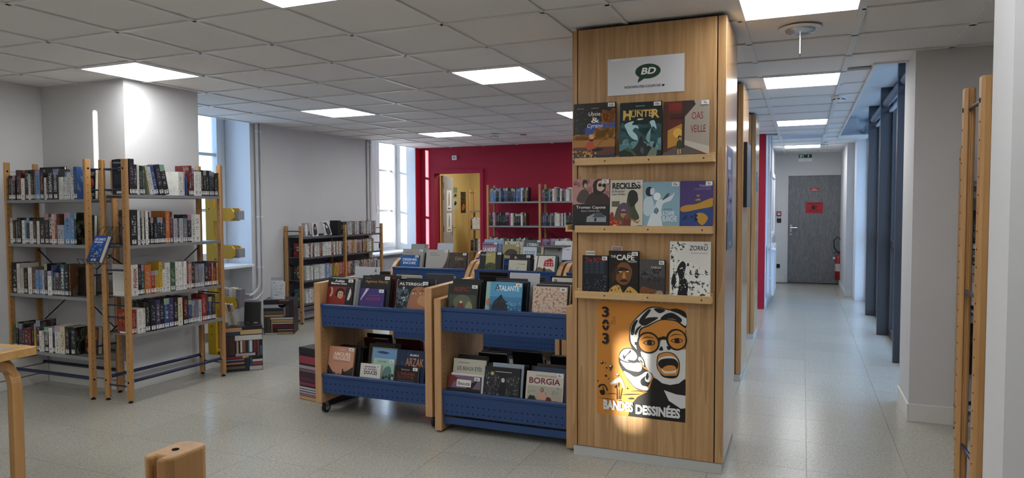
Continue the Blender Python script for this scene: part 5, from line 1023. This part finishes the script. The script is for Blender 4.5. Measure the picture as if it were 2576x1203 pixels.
# ---- middle row of carts with curved ends
RY = 6.05
for x0, W, lab in ((-3.90, .905, 'curved-end blue browser cart, left of the middle row'), (-2.975, .915, 'curved-end blue browser cart, centre of the middle row'), (-2.04, .68, 'curved-end blue browser cart, half hidden by the pillar')):
    cart(lab, x0, W, RY, CD, .05, .935, [(.70, .862), (.115, .27)], None, curved=True, pt=.045)
yf = RY+.032; zt = .706; gM = 'comic albums in the middle row carts'
def simple(c, t, tc, lines=1): return [('t', t, .1, .62, .9, .8, tc, .01)]
column(-3.80, .25, yf, zt, [(.215, .275, .013, '#1f5a9c', 'bright blue comic with white handwritten title', [('t', 'DESSINER', .12, .62, .90, .78, '#e6eef2', .02), ('t', 'ENCORE', .16, .40, .84, .56, '#e6eef2', .02)], 'De', 0, None), (.24, .335, .013, '#a09a90', 'grey beige comic with small red title behind the blue one', [('t', 'DÉTOX', .14, .80, .52, .87, '#6e2a26', .0)], 'De', .01, None)], 'kkwk', 'at left of left cart, middle row', group=gM)
column(-3.502, .25, yf, zt, [(.248, .335, .013, '#a8a49c', 'grey comic with a brown curved corner and small red title', [('s', [(.55, 0), (.8, .2), (.95, .6), (.98, .95), (1, .95), (1, 0)], '#4a352c'), ('t', 'DÉTOX', .16, .80, .5, .87, '#6e2a26', .0), ('r', .16, .73, .6, .745, '#55524c')], 'De', 0, None)], 'wlkw', 'in middle of left cart, middle row', group=gM)
column(-3.244, .195, yf, zt, [(.195, .31, .013, '#3f322b', 'brown comic with tree bark picture and pale title', [('d', 211, 24, .02, .05, .98, .7, .05, .12, '#2c2420'), ('d', 212, 14, .02, .05, .98, .9, .03, .06, '#54453a'), ('t', 'Djinn', .36, .56, .80, .78, '#a98a5a', .0), ('e', .5, .08, .06, .05, '#c9b8a4')], 'Dj', 0, None)], 'kpwn', 'at right of left cart, middle row', group=gM)
column(-2.905, .24, yf, zt, [(.23, .325, .013, '#18191a', 'black comic with an olive yellow panel', [('r', .28, .1, .72, .98, '#a0985a'), ('s', [(.28, .1), (.3, .4), (.5, .5), (.72, .42), (.72, .1)], '#4a4c34'), ('d', 221, 10, .3, .1, .7, .4, .03, .06, '#2a2c26'), ('t', 'PEDROSA', .04, .82, .5, .88, '#c9c9c4')], 'Pe', 0, None)], 'kkrcb', 'at left of centre cart, middle row', group=gM)
column(-2.595, .235, yf, zt, [(.185, .25, .012, '#bdb9a6', 'cream comic with handwritten title at the front of its stack', [('t', "L'étrange", .5, .66, .92, .78, '#3a3a36', .0), ('d', 231, 8, .1, .1, .6, .5, .03, .06, '#9a9484')], None, 0, None), (.215, .302, .013, '#1f2024', 'dark comic with a small round face behind the cream one', [('e', .28, .85, .06, .06, '#b99a70'), ('s', [(.1, .5), (.2, .75), (.4, .8), (.6, .6)], '#34353c')], 'Et', 0, None)], 'kkkw', 'in middle of centre cart, middle row', group=gM)
column(-2.335, .225, yf, zt, [(.205, .298, .013, '#cfcac0', 'white comic with a red drawn house', [('p', [(.45, .45), (.5, .75), (.66, .82), (.8, .9), (.9, .74), (.95, .45)], '#a5262c'), *[('r', .56+.13*i, .5+.13*j, .62+.13*i, .57+.13*j, '#d9b0aa') for i in range(3) for j in range(2)], ('s', [(.05, .0), (.2, .4), (.5, .3), (.8, .3), (1, .0)], '#6a5a4a'), ('e', .5, .28, .07, .12, '#2c2622'), ('p', [(.1, .2), (.16, 1), (.2, 1), (.14, .2)], '#1c1a1a')], 'Fa', 0, None)], 'tktw', 'at right of centre cart, middle row', group=gM)
divider(-3.77, .205, RY+.17, zt, 1.090, 'grey divider card lettered D in the left curved-end cart', 'D', '#8f908d')
divider(-3.45, .18, RY+.15, zt, 1.105, 'pale grey divider card beside the lettered one', None, '#b4b8bf')
divider(-2.29, .18, RY+.165, zt, 1.085, 'grey divider card lettered F behind the red house comic', 'F', '#a9aaa6')
# ---- third row of carts
TY = 7.22
for x0, lab in ((-3.515, 'farther curved-end browser cart before the red wall, left'), (-2.60, 'farther curved-end browser cart before the red wall, right')):
    cart(lab, x0, .90, TY, CD, .05, .955, [(.72, .882), (.135, .29)], None, curved=True, pt=.045)
yf = TY+.032; zt = .726; gT = 'comic albums in the far row carts'
column(-3.430, .235, yf, zt, [(.19, .335, .012, '#8a6a7c', 'mauve comic with white block title in the far cart', [('t', 'LA NUEVE', .1, .5, .9, .72, '#e6e0e2', .03), ('r', 0, .85, 1, .9, '#6a2a3a')], 'La', 0, None), (.225, .37, .012, '#5f7f9c', 'blue comic behind the mauve one', [('r', 0, .8, 1, 1, '#86a4be')], None, .015, None)], 'lwl', 'at left of far cart', group=gT)
column(-3.165, .235, yf, zt, [(.20, .315, .012, '#9a8a5a', 'khaki comic with a dark animal shape', [('s', [(.1, .4), (.3, .7), (.7, .7), (.9, .5), (.6, .35)], '#3a3424'), ('r', .05, .05, .95, .2, '#54482c')], 'Ma', 0, None), (.225, .35, .012, '#b9b8a4', 'white and green patterned comic behind the khaki one', [('d', 241, 30, .05, .1, .95, .95, .04, .09, '#3a4434')], None, .01, None)], 'kkw', 'in middle of far cart', group=gT)
column(-2.920, .24, yf, zt, [(.165, .29, .012, '#c3c8cc', 'white comic with a blue chequered pattern', [*[('p', [(.1+.16*i, .35+.16*j), (.18+.16*i, .43+.16*j), (.26+.16*i, .35+.16*j), (.18+.16*i, .27+.16*j)], '#8496ac') for i in range(5) for j in range(3)]], None, 0, None), (.205, .37, .012, '#4c5456', 'grey comic with curly white title at the far cart', [('r', 0, 0, 1, .4, '#8a8a84'), ('t', "L'OISEAU", .2, .72, .86, .86, '#e6e4de', .02), ('t', 'RARE', .3, .56, .74, .68, '#e6e4de', .02)], 'Oi', 0, None)], 'ckk', 'at right of far cart', group=gT)
column(-2.545, .235, yf, zt, [(.205, .365, .012, '#cfd0d2', 'white comic with thin dark title beside the pillar', [('t', 'Un', .42, .72, .66, .86, '#33353a', .0), ('t', 'petit', .26, .56, .58, .68, '#33353a', .0), ('r', .64, .60, .86, .62, '#33353a')], None, 0, None)], 'kkwk', 'in the right far cart', group=gT)
o = album(.28, .20, .012, '#141414', (-2.34, RY+.15, 1.090), PI/2-.0, 'black album lying flat across the divider cards', None, None, None); 
# ================================================================== PRINTED BOXES
def pbox(label, loc, rotz, L, D, H, front, side, top, handle=None):
    t = thing('storage_box', label, 'box', loc, rotz, 'cardboard boxes printed with book spines')
    B(0, L, 0, D, 0, H, ink('#1b171b')).build('body', t, bevel=.002)
    def face(rects, W, Hh, place, nm):
        mb = MB(); k = 0
        for (a, b, c, d, col) in rects:
            mb.poly([place(a*W, b*Hh), place(c*W, b*Hh), place(c*W, d*Hh), place(a*W, d*Hh)], ink(col))
        mb.build(nm, t)
    face(front, L, H, lambda u, v: (u, -.0006, v), 'front_print')
    face(side, D, H, lambda u, v: (-.0006, D-u, v), 'side_print')
    face(top, L, D, lambda u, v: (u, v, H+.0006), 'top_print')
    if handle: mb = MB(); mb.poly([(handle[0]*L+.045*math.cos(a*PI/8+PI), -.0012, handle[1]*H+.035*math.sin(a*PI/8+PI)) for a in range(9)], M_HOLE); mb.build('hand_hole', t)
    return t
f1 = [(.0, .89, .45, .98, '#b58a64'), (.0, .80, .38, .885, '#26384c'), (.40, .82, .99, .92, '#b59a70'), (.26, .69, .99, .80, '#b9b9b6'), (.01, .37, .10, .78, '#3a2c2c'), (.11, .37, .25, .78, '#3f2a28'), (.30, .40, .35, .68, '#b09878'), (.40, .42, .45, .68, '#c9c4bc'), (.46, .42, .54, .68, '#7a4a34'), (.60, .42, .63, .68, '#2f5560'), (.64, .42, .72, .68, '#b9bcc2'), (.75, .42, .84, .68, '#5a2230'), (.86, .32, .91, .68, '#6a4430'), (.93, .34, .98, .55, '#3f5a86'), (.27, .34, .80, .40, '#a39a9e'), (.45, .29, .62, .335, '#b59c50'),
      (.0, .285, .44, .335, '#7e222c'), (.0, .245, .5, .27, '#6b82a6'), (.0, .165, .5, .205, '#a8704c'), (.0, .06, .52, .115, '#5a584a'), (.54, .03, .64, .31, '#1f2a38'), (.66, .10, .71, .31, '#26486a'), (.72, .20, .99, .25, '#b4b2ac'), (.72, .12, .99, .19, '#7e3a44'), (.64, .01, .99, .10, '#a9a8a6')]
s1 = [(.05, .8, .95, .86, '#3c2c24'), (.05, .3, .9, .36, '#6a5a3a'), (.05, .2, .95, .27, '#5a4a34'), (.05, .1, .95, .15, '#34302a')]
t1 = [(.02, .04, .45, .96, '#3f2c26'), (.48, .04, .98, .96, '#2a2126'), (.1, .1, .14, .9, '#7a5a44'), (.26, .1, .3, .9, '#8a6a54')]
R1 = .775
pbox('printed box at the foot of the end-on bookcase', (-4.715, 4.672, 0), R1, .312, .30, .402, f1, s1, t1)
f2 = [(.0, .90, .5, .97, '#2c2326'), (.52, .90, .86, .96, '#3a2622'), (.52, .975, .86, .99, '#a89a90'), (.0, .77, .66, .87, '#a3a4aa'), (.0, .70, .66, .76, '#232a34'), (.02, .60, .65, .68, '#54544e'), (.02, .51, .66, .58, '#a5814c'), (.67, .53, .73, .86, '#9a6066'), (.74, .53, .86, .85, '#2b3a34'), (.88, .53, .98, .98, '#3a2226'), (.01, .06, .10, .49, '#3a3a34'), (.12, .06, .22, .49, '#45423a'), (.23, .44, .98, .49, '#b3b3b6'), (.25, .36, .98, .425, '#a88a58'), (.25, .31, .98, .345, '#b4a8ac'), (.25, .06, .29, .30, '#a86a4c'), (.30, .18, .98, .295, '#54201f'), (.46, .125, .98, .145, '#a9a4a0'), (.46, .07, .98, .09, '#8a4a44'), (.46, .01, .98, .06, '#a58a56'), (.02, .005, .45, .055, '#b4b09a')]
R2 = .528
pbox('printed box in front of the low manga bookcase', (-5.722, 6.254, 0), R2, .335, .31, .402, f2, s1, [(.02, .04, .45, .96, '#55566a'), (.48, .04, .98, .96, '#34303e')], (.62, .86))
f3 = [(0, .90, 1, .99, '#232026'), (0, .70, .9, .84, '#8e3a48'), (0, .60, .95, .66, '#a08a94'), (0, .54, .95, .59, '#6a5a64'), (0, .45, .98, .53, '#3a2030'), (0, .36, .98, .44, '#4a2a3c'), (0, .28, .98, .34, '#7e3344'), (0, .215, .98, .25, '#b9b6bc'), (0, .17, .98, .20, '#b9b6bc'), (0, .12, .98, .155, '#a898a2'), (0, .08, .98, .11, '#9a6a78'), (0, .01, .98, .07, '#b59a6a')]
pbox('printed box behind the cart on casters', (-3.535, 4.232, 0), -.20, .33, .30, .40, f3, s1, [(.03, .04, .97, .96, '#2a242a')], (.98, .82))
# displays on top of the boxes
def local(P, rz, x, y): return (P[0]+math.cos(rz)*x-math.sin(rz)*y, P[1]+math.sin(rz)*x+math.cos(rz)*y)
P1 = (-4.715, 4.672)
xy = local(P1, R1, .16, .10); album(.145, .205, .022, '#131416', (xy[0], xy[1], .4035), .12, 'black book standing face out on the nearer printed box', [('r', .1, .04, .35, .1, '#3a3c3c'), ('r', .6, .04, .85, .09, '#8a8a8a'), ('r', .0, .97, 1, 1, '#55585c')], None, None, rotz=R1-.35, name='book', cat='book')
xy = local(P1, R1, .055, .06); ho = thing('acrylic_stand', 'clear acrylic stand on the nearer printed box', 'stand', (xy[0], xy[1], .4035), R1)
mb = MB(); mb.box(-.03, .07, -.006, -.002, 0, .13, M_CLEAR); mb.box(-.03, .07, -.002, .012, 0, .003, M_CLEAR); mb.build('stand', ho)
for k in range(3):
    xy = local(P1, R1, .045+.024*k, .08); o = book(((xy[0], xy[1]), R1), 0, 0, .4075, .021, .13, .195-.004*k, 'cN'[k % 2], '%s brown paperback in the clear stand on the nearer box' % ('left', 'middle', 'right')[k], 'paperbacks in the clear stand', lean=-.0, sticker=False)
    o.rotation_euler = (0, -.20, R1)
P2 = (-5.722, 6.254)
for k, (dx, lab) in enumerate(((.085, 'white booklet with a small sketch in front on the farther printed box'), (.06, 'white booklet standing behind the sketched one on the farther box'))):
    xy = local(P2, R2, dx, .07+.03*k)
    album(.15, .205+.01*k, .012, '#cfcfcc', (xy[0], xy[1], .4035), .08, lab, [('d', 251, 26, .15, .5, .9, .85, .02, .06, '#a9a096'), ('d', 252, 10, .2, .55, .85, .8, .02, .04, '#b98a70'), ('d', 253, 3, .6, .5, .75, .7, .02, .04, '#4a6a9a'), ('r', .2, .38, .85, .41, '#8a8a86'), ('r', .15, .22, .5, .25, '#33343a'), ('r', .5, .28, .9, .295, '#55565a'), ('r', .08, .9, .2, .93, '#22242a')] if k == 0 else None, None, 'white booklets', rotz=R2-.25, name='booklet', cat='booklet')
xy = local(P2, R2, .06, .15); ho = thing('acrylic_stand', 'clear acrylic stand on the farther printed box', 'stand', (xy[0], xy[1], .4035), R2-.25)
mb = MB(); mb.box(0, .15, 0, .004, 0, .25, M_CLEAR); mb.build('stand', ho)
# ================================================================== YELLOW PAPERBACK STAND
t = thing('display_stand', 'yellow steel paperback stand with round-ended shelves in the window recess', 'display stand', (-5.44, 5.22, 0))
def arm(z): return [(.05, z), (.27, z)] + [(.27+.055*math.cos(a*PI/12)-.0, z+.125*math.sin(a*PI/12)) for a in range(1, 7)] + [(.20, z+.128), (.05, z+.128)]
for k, y in enumerate((0, .10)):
    mb = MB(); mb.box(-.05, .055, y, y+.022, 0, 1.56, M_YELL); sp = mb.build('side_plate', t, bevel=.002)
    for z in (1.335, .965, .46): MB().prism(arm(z), lambda u, v, w: (u, w, v), y+.001, y+.021, M_YELL).build('shelf_end', sp)
    hm = MB()
    for z in (1.455, .35, .28, .2): hm.lathe([(.007, 0), (.007, .0008)], (.0, y-.0008, z), M_HOLE, 8, 'y')
    hm.build('bolt_holes', sp)['kind'] = 'stuff'
for z in (1.335, .965, .46): B(-.03, .355, .023, .099, z+.012, z+.10 if z > .5 else z+.022, mat('stand_grey', '#8b8b90', .45)).build('shelf', t)
B(-.04, .34, .023, .099, .02, .04, M_YELL).build('base', t)
for k in range(6): book(((-5.37, 5.245), 0), .02+.045*k, 0, .483, .04, .073, .19-.006*(k % 3), 'wclwcg'[k], '%s pale paperback on the low shelf of the yellow stand' % ORD(k+1), 'paperbacks on the yellow stand', lean=.06, sticker=False)
# ================================================================== TABLE
t = thing('table', 'birch table corner with bent plywood leg at the left edge', 'table', (-4.03, 2.02, 0), .10)
tz = .735
lino = speckle_mat('grey_linoleum', '#8f9092', '#85868a', '#9a9b9c', 90)
mb = MB(); mb.box(-.75, .36, -.80, .33, tz-.045, tz, M_TABLE); mb.build('top_edge', t, bevel=.004)
B(-.70, .29, -.74, .26, tz, tz+.0012, lino).build('linoleum_inlay', t)
def bent_leg(x, y, dx, dy):
    prof = []; R = .16; th = .036
    n = 10; zt = tz-.045
    outer = [(0, 0), (0, zt-R)] + [(R-R*math.cos(a*PI/2/n), zt-R+R*math.sin(a*PI/2/n)) for a in range(1, n+1)] + [(.40, zt)]
    inner = [(.40, zt-th)] + [(R-(R-th)*math.cos(a*PI/2/n), zt-R+(R-th)*math.sin(a*PI/2/n)) for a in range(n, 0, -1)] + [(th, zt-R), (th, 0)]
    pts = outer+inner; w = .05
    mb = MB(); mb.prism(pts, lambda u, v, q: (x+dx*u-dy*q, y+dy*u+dx*q, v), -w/2, w/2, M_BEECH); return mb.build('leg', t, bevel=.002)
bent_leg(.315, .25, -1, 0); bent_leg(.28, .29, 0, -1); bent_leg(-.70, .25, 1, 0); bent_leg(.315, -.72, -1, 0); bent_leg(-.70, -.72, 1, 0)
# ================================================================== HEATING
def pipe(name, label, pts, r, clips=()):
    t = thing(name, label, 'pipe', pts[0]); p0 = Vector(pts[0])
    MB().tube([Vector(p)-p0 for p in pts], r, M_WALL, 10).build('tube', t, smooth=True)
    for c in clips: MB().lathe([(r+.004, -.008), (r+.004, .008)], Vector(c)-p0, M_RAD, 10).build('clip', t)
for k, y in enumerate((6.545, 6.61)):
    pipe('heating_pipe', ('left', 'right')[k]+' of two grey vertical heating pipes at the near end of the grey wall', [(-6.045, y, CEIL), (-6.045, y, .56-.06*k), (-6.045, y-.02, .50-.06*k), (-6.045, y-.10, .44-.06*k), (-6.045, y-.16, .43-.06*k), (-6.10, 6.40-.0*k, .43-.06*k), (-6.30, 6.40, .43-.06*k)], .015 if k else .019, [(-6.045, y, 2.38), (-6.045, y, 1.36), (-6.045, y, .75)])
for k, y in enumerate((8.86, 8.93)):
    pipe('heating_pipe', ('left', 'right')[k]+' of two grey heating pipes beside the sunlit window', [(-6.05, y, CEIL), (-6.05, y, .3)], .018, [(-6.05, y, 2.42), (-6.05, y, 1.15)])
def radiator(label, loc, rotz, L, H, D=.10, ribs=True):
    t = thing('radiator', label, 'radiator', loc, rotz)
    B(0, L, 0, .018, 0, H, M_RAD).build('front_panel', t, bevel=.004); B(0, L, D-.018, D, 0, H, M_RAD).build('rear_panel', t, bevel=.004)
    B(0, .004, .018, D-.018, .02, H-.01, M_RAD).build('end_plate', t); B(L-.004, L, .018, D-.018, .02, H-.01, M_RAD).build('end_plate', t)
    g = MB()
    for k in range(int(L/.03)): g.box(.01+k*.03, .03+k*.03, .02, D-.02, H-.008, H, M_RAD)
    g.build('top_grille', t)
    if ribs:
        for k in range(int(L/.05)): MB().prism([(.012, 0), (.022, -.006), (.038, -.006), (.048, 0)], lambda u, v, w: (k*.05+u, v, w), .05, H-.05, M_RAD).build('rib', t)
    return t
r = radiator('white radiator under the sunlit window by the red wall', (-6.29, 9.08, .12), PI/2, 1.1, .52)
r = radiator('white panel radiator on the left wall of the corridor', (-.395, 10.95, .14), PI/2, 1.1, .735, .10, False)
mb = MB().tube([(-.06, .05, .69), (-.02, .05, .69), (0, .05, .69)], .012, M_CHROME, 8); mb.lathe([(.018, 0), (.022, .01), (.022, .05), (.016, .06)], (-.03, -.03, .69), M_STICK, 12, 'y'); mb.build('valve', r, smooth=True)
pipe('heating_pipe', 'white vertical pipe beside the corridor radiator', [(-.465, 10.72, CEIL), (-.465, 10.72, .86), (-.45, 10.80, .83), (-.445, 10.87, .83)], .014, [(-.465, 10.72, 2.2), (-.465, 10.72, 1.25)])
pipe('heating_pipe', 'thin white pipe descending to the radiator foot in the corridor', [(-.43, 10.74, CEIL), (-.43, 10.74, .30), (-.43, 10.80, .2), (-.445, 10.94, .17)], .012, [(-.43, 10.74, .42), (-.43, 10.74, 2.0)])
# magenta stool by the window
t = thing('stool', 'magenta padded stool under the sunlit window', 'stool', (-5.55, 9.35, 0)); mg = mat('magenta_fabric', '#a8286a', .7)
MB().lathe([(.16, 0), (.18, .01), (.18, .11), (.165, .13)], (0, 0, .27), mg, 20).build('seat', t, smooth=True); 
for a in range(4): MB().tube([(.12*math.cos(a*PI/2+.7), .12*math.sin(a*PI/2+.7), .27), (.15*math.cos(a*PI/2+.7), .15*math.sin(a*PI/2+.7), 0)], .012, M_CHROME, 8).build('leg', t, smooth=True)
# ================================================================== CEILING AND WALL FITTINGS
def detector(label, x, y):
    t = thing('smoke_detector', label, 'smoke detector', (x, y, CEIL), group='white smoke detectors')
    MB().lathe([(.060, -.0005), (.060, -.012), (.052, -.02)], (0, 0, 0), M_WHITE, 20).build('base', t, smooth=True)
    MB().lathe([(.050, -.02), (.050, -.038), (.034, -.050)], (0, 0, 0), M_WHITE, 20).build('head', t, smooth=True)
    s = MB()
    for k in range(8): a = k*PI/4; s.box(.0498*math.cos(a)-.008, .0498*math.cos(a)+.008, .0498*math.sin(a)-.008, .0498*math.sin(a)+.008, -.035, -.028, M_HOLE)
    s.build('vents', t)['kind'] = 'stuff'
detector('nearer round smoke detector on the corridor ceiling', .285, 7.15)
detector('far round smoke detector above the corridor end', .29, 12.2)
detector('round smoke detector on the ceiling before the red wall', -3.95, 8.82)
t = thing('recessed_spot', 'small round recessed light before the red wall', 'ceiling light', (-3.58, 8.98, CEIL))
MB().lathe([(.085, -.0005), (.085, -.006), (.07, -.008)], (0, 0, 0), M_WHITE, 24).build('ring', t, smooth=True); MB().lathe([(.055, -.0075), (.05, -.0095)], (0, 0, 0), M_CHROME, 20).build('lens', t, smooth=True)
t = thing('emergency_light', 'round emergency light with hanging clear blade on the corridor ceiling', 'emergency light', (-.03, 4.36, CEIL))
MB().lathe([(.115, -.0005), (.115, -.006), (.10, -.010)], (0, 0, 0), M_WHITE, 28).build('ring', t, smooth=True); MB().lathe([(.082, -.009), (.080, -.022), (.062, -.03)], (0, 0, 0), mat('spot_glass', '#aeb2b6', .12, .4), 24).build('lens', t, smooth=True)
B(-.003, .003, -.05, .05, -.155, -.03, mat('acrylic_blade', '#c9ccd2', .1)).build('blade', t)
t = thing('exit_sign', 'green and white exit sign above the corridor end door', 'exit sign', (-.098, 14.36, 2.31))
B(0, .24, 0, .04, 0, .145, M_WHITE).build('housing', t, bevel=.003)
gz = '#1d4a34'
p, x = art([('r', .02, .5, .98, .97, gz), ('r', .10, .52, .38, .92, '#c9d6ce'), ('s', [(.2, .55), (.26, .72), (.3, .86), (.33, .7), (.3, .56)], gz), ('r', .68, .56, .76, .95, '#c9d6ce'), ('r', .02, .08, .98, .48, '#dfe4e0')], .24, .145, lambda u, v, k: (u, -.0004*k, v)); p.build('face_print', t)
MB().lathe([(.012, 0), (.012, .006)], (.12, .01, .145), mat('green_led', '#7fe0b0', .4, 0, .3, 1.5), 10).build('indicator', t)
def wallbox(name, label, cat, loc, W, H, T, c, extra=None):
    t = thing(name, label, cat, loc); B(0, W, 0, T, 0, H, ink(c)).build('housing', t, bevel=.002)
    if extra: p, x = art(extra, W, H, pl); p.build('face', t) if p.v else None
wallbox('fire_call_point', 'small red fire call point on the corridor end wall', 'call point', (-.475, 14.36, 1.285), .085, .09, .04, '#8e1f24', [('r', .2, .2, .8, .55, '#d9d4d0'), ('r', .2, .7, .8, .8, '#d9d4d0')])
wallbox('light_switch', 'black light switch under the fire call point', 'switch', (-.47, 14.385, 1.155), .08, .082, .015, '#151517', [('r', .2, .2, .8, .8, '#222226')])
wallbox('wall_socket', 'black wall socket low beside the corridor radiator', 'socket', (-.465, 14.385, .275), .06, .08, .015, '#121214', [('e', .5, .5, .3, .22, '#1d1d20')])
wallbox('wall_sensor', 'white square wall sensor high on the red wall', 'sensor', (-5.455, YR-.03, 2.265), .085, .075, .03, '#d3d0d2', [('e', .5, .5, .2, .22, '#7a7a80')])
# fire extinguisher
t = thing('fire_extinguisher', 'red fire extinguisher hanging by the corridor end door', 'fire extinguisher', (.62, 14.26, .10)); rm = mat('extinguisher_red', '#8e1a22', .3)
MB().lathe([(.05, 0), (.065, .02), (.065, .38), (.05, .43), (.02, .46), (.02, .49)], (0, 0, 0), rm, 20).build('cylinder', t, smooth=True)
MB().lathe([(.0655, .16), (.0655, .30)], (0, 0, 0), mat('extinguisher_label', '#b9a9a6', .5), 20).build('label_band', t, smooth=True)
mb = MB(); mb.box(-.02, .02, -.012, .012, .49, .53, M_BLACK); mb.tube([(-.02, 0, .52), (-.09, 0, .50)], .009, M_BLACK, 8); mb.build('valve', t)
MB().tube([(-.02, -.01, .51), (-.08, -.02, .60), (-.09, -.02, .72), (-.03, -.02, .80), (.03, -.02, .74), (.06, -.02, .6), (.075, -.02, .3)], .011, M_BLACK, 8).build('hose', t, smooth=True)
MB().lathe([(.012, 0), (.022, .01), (.022, .035), (.012, .04)], (-.10, -.02, .40), M_STICK, 12, 'x').build('gauge', t, smooth=True)
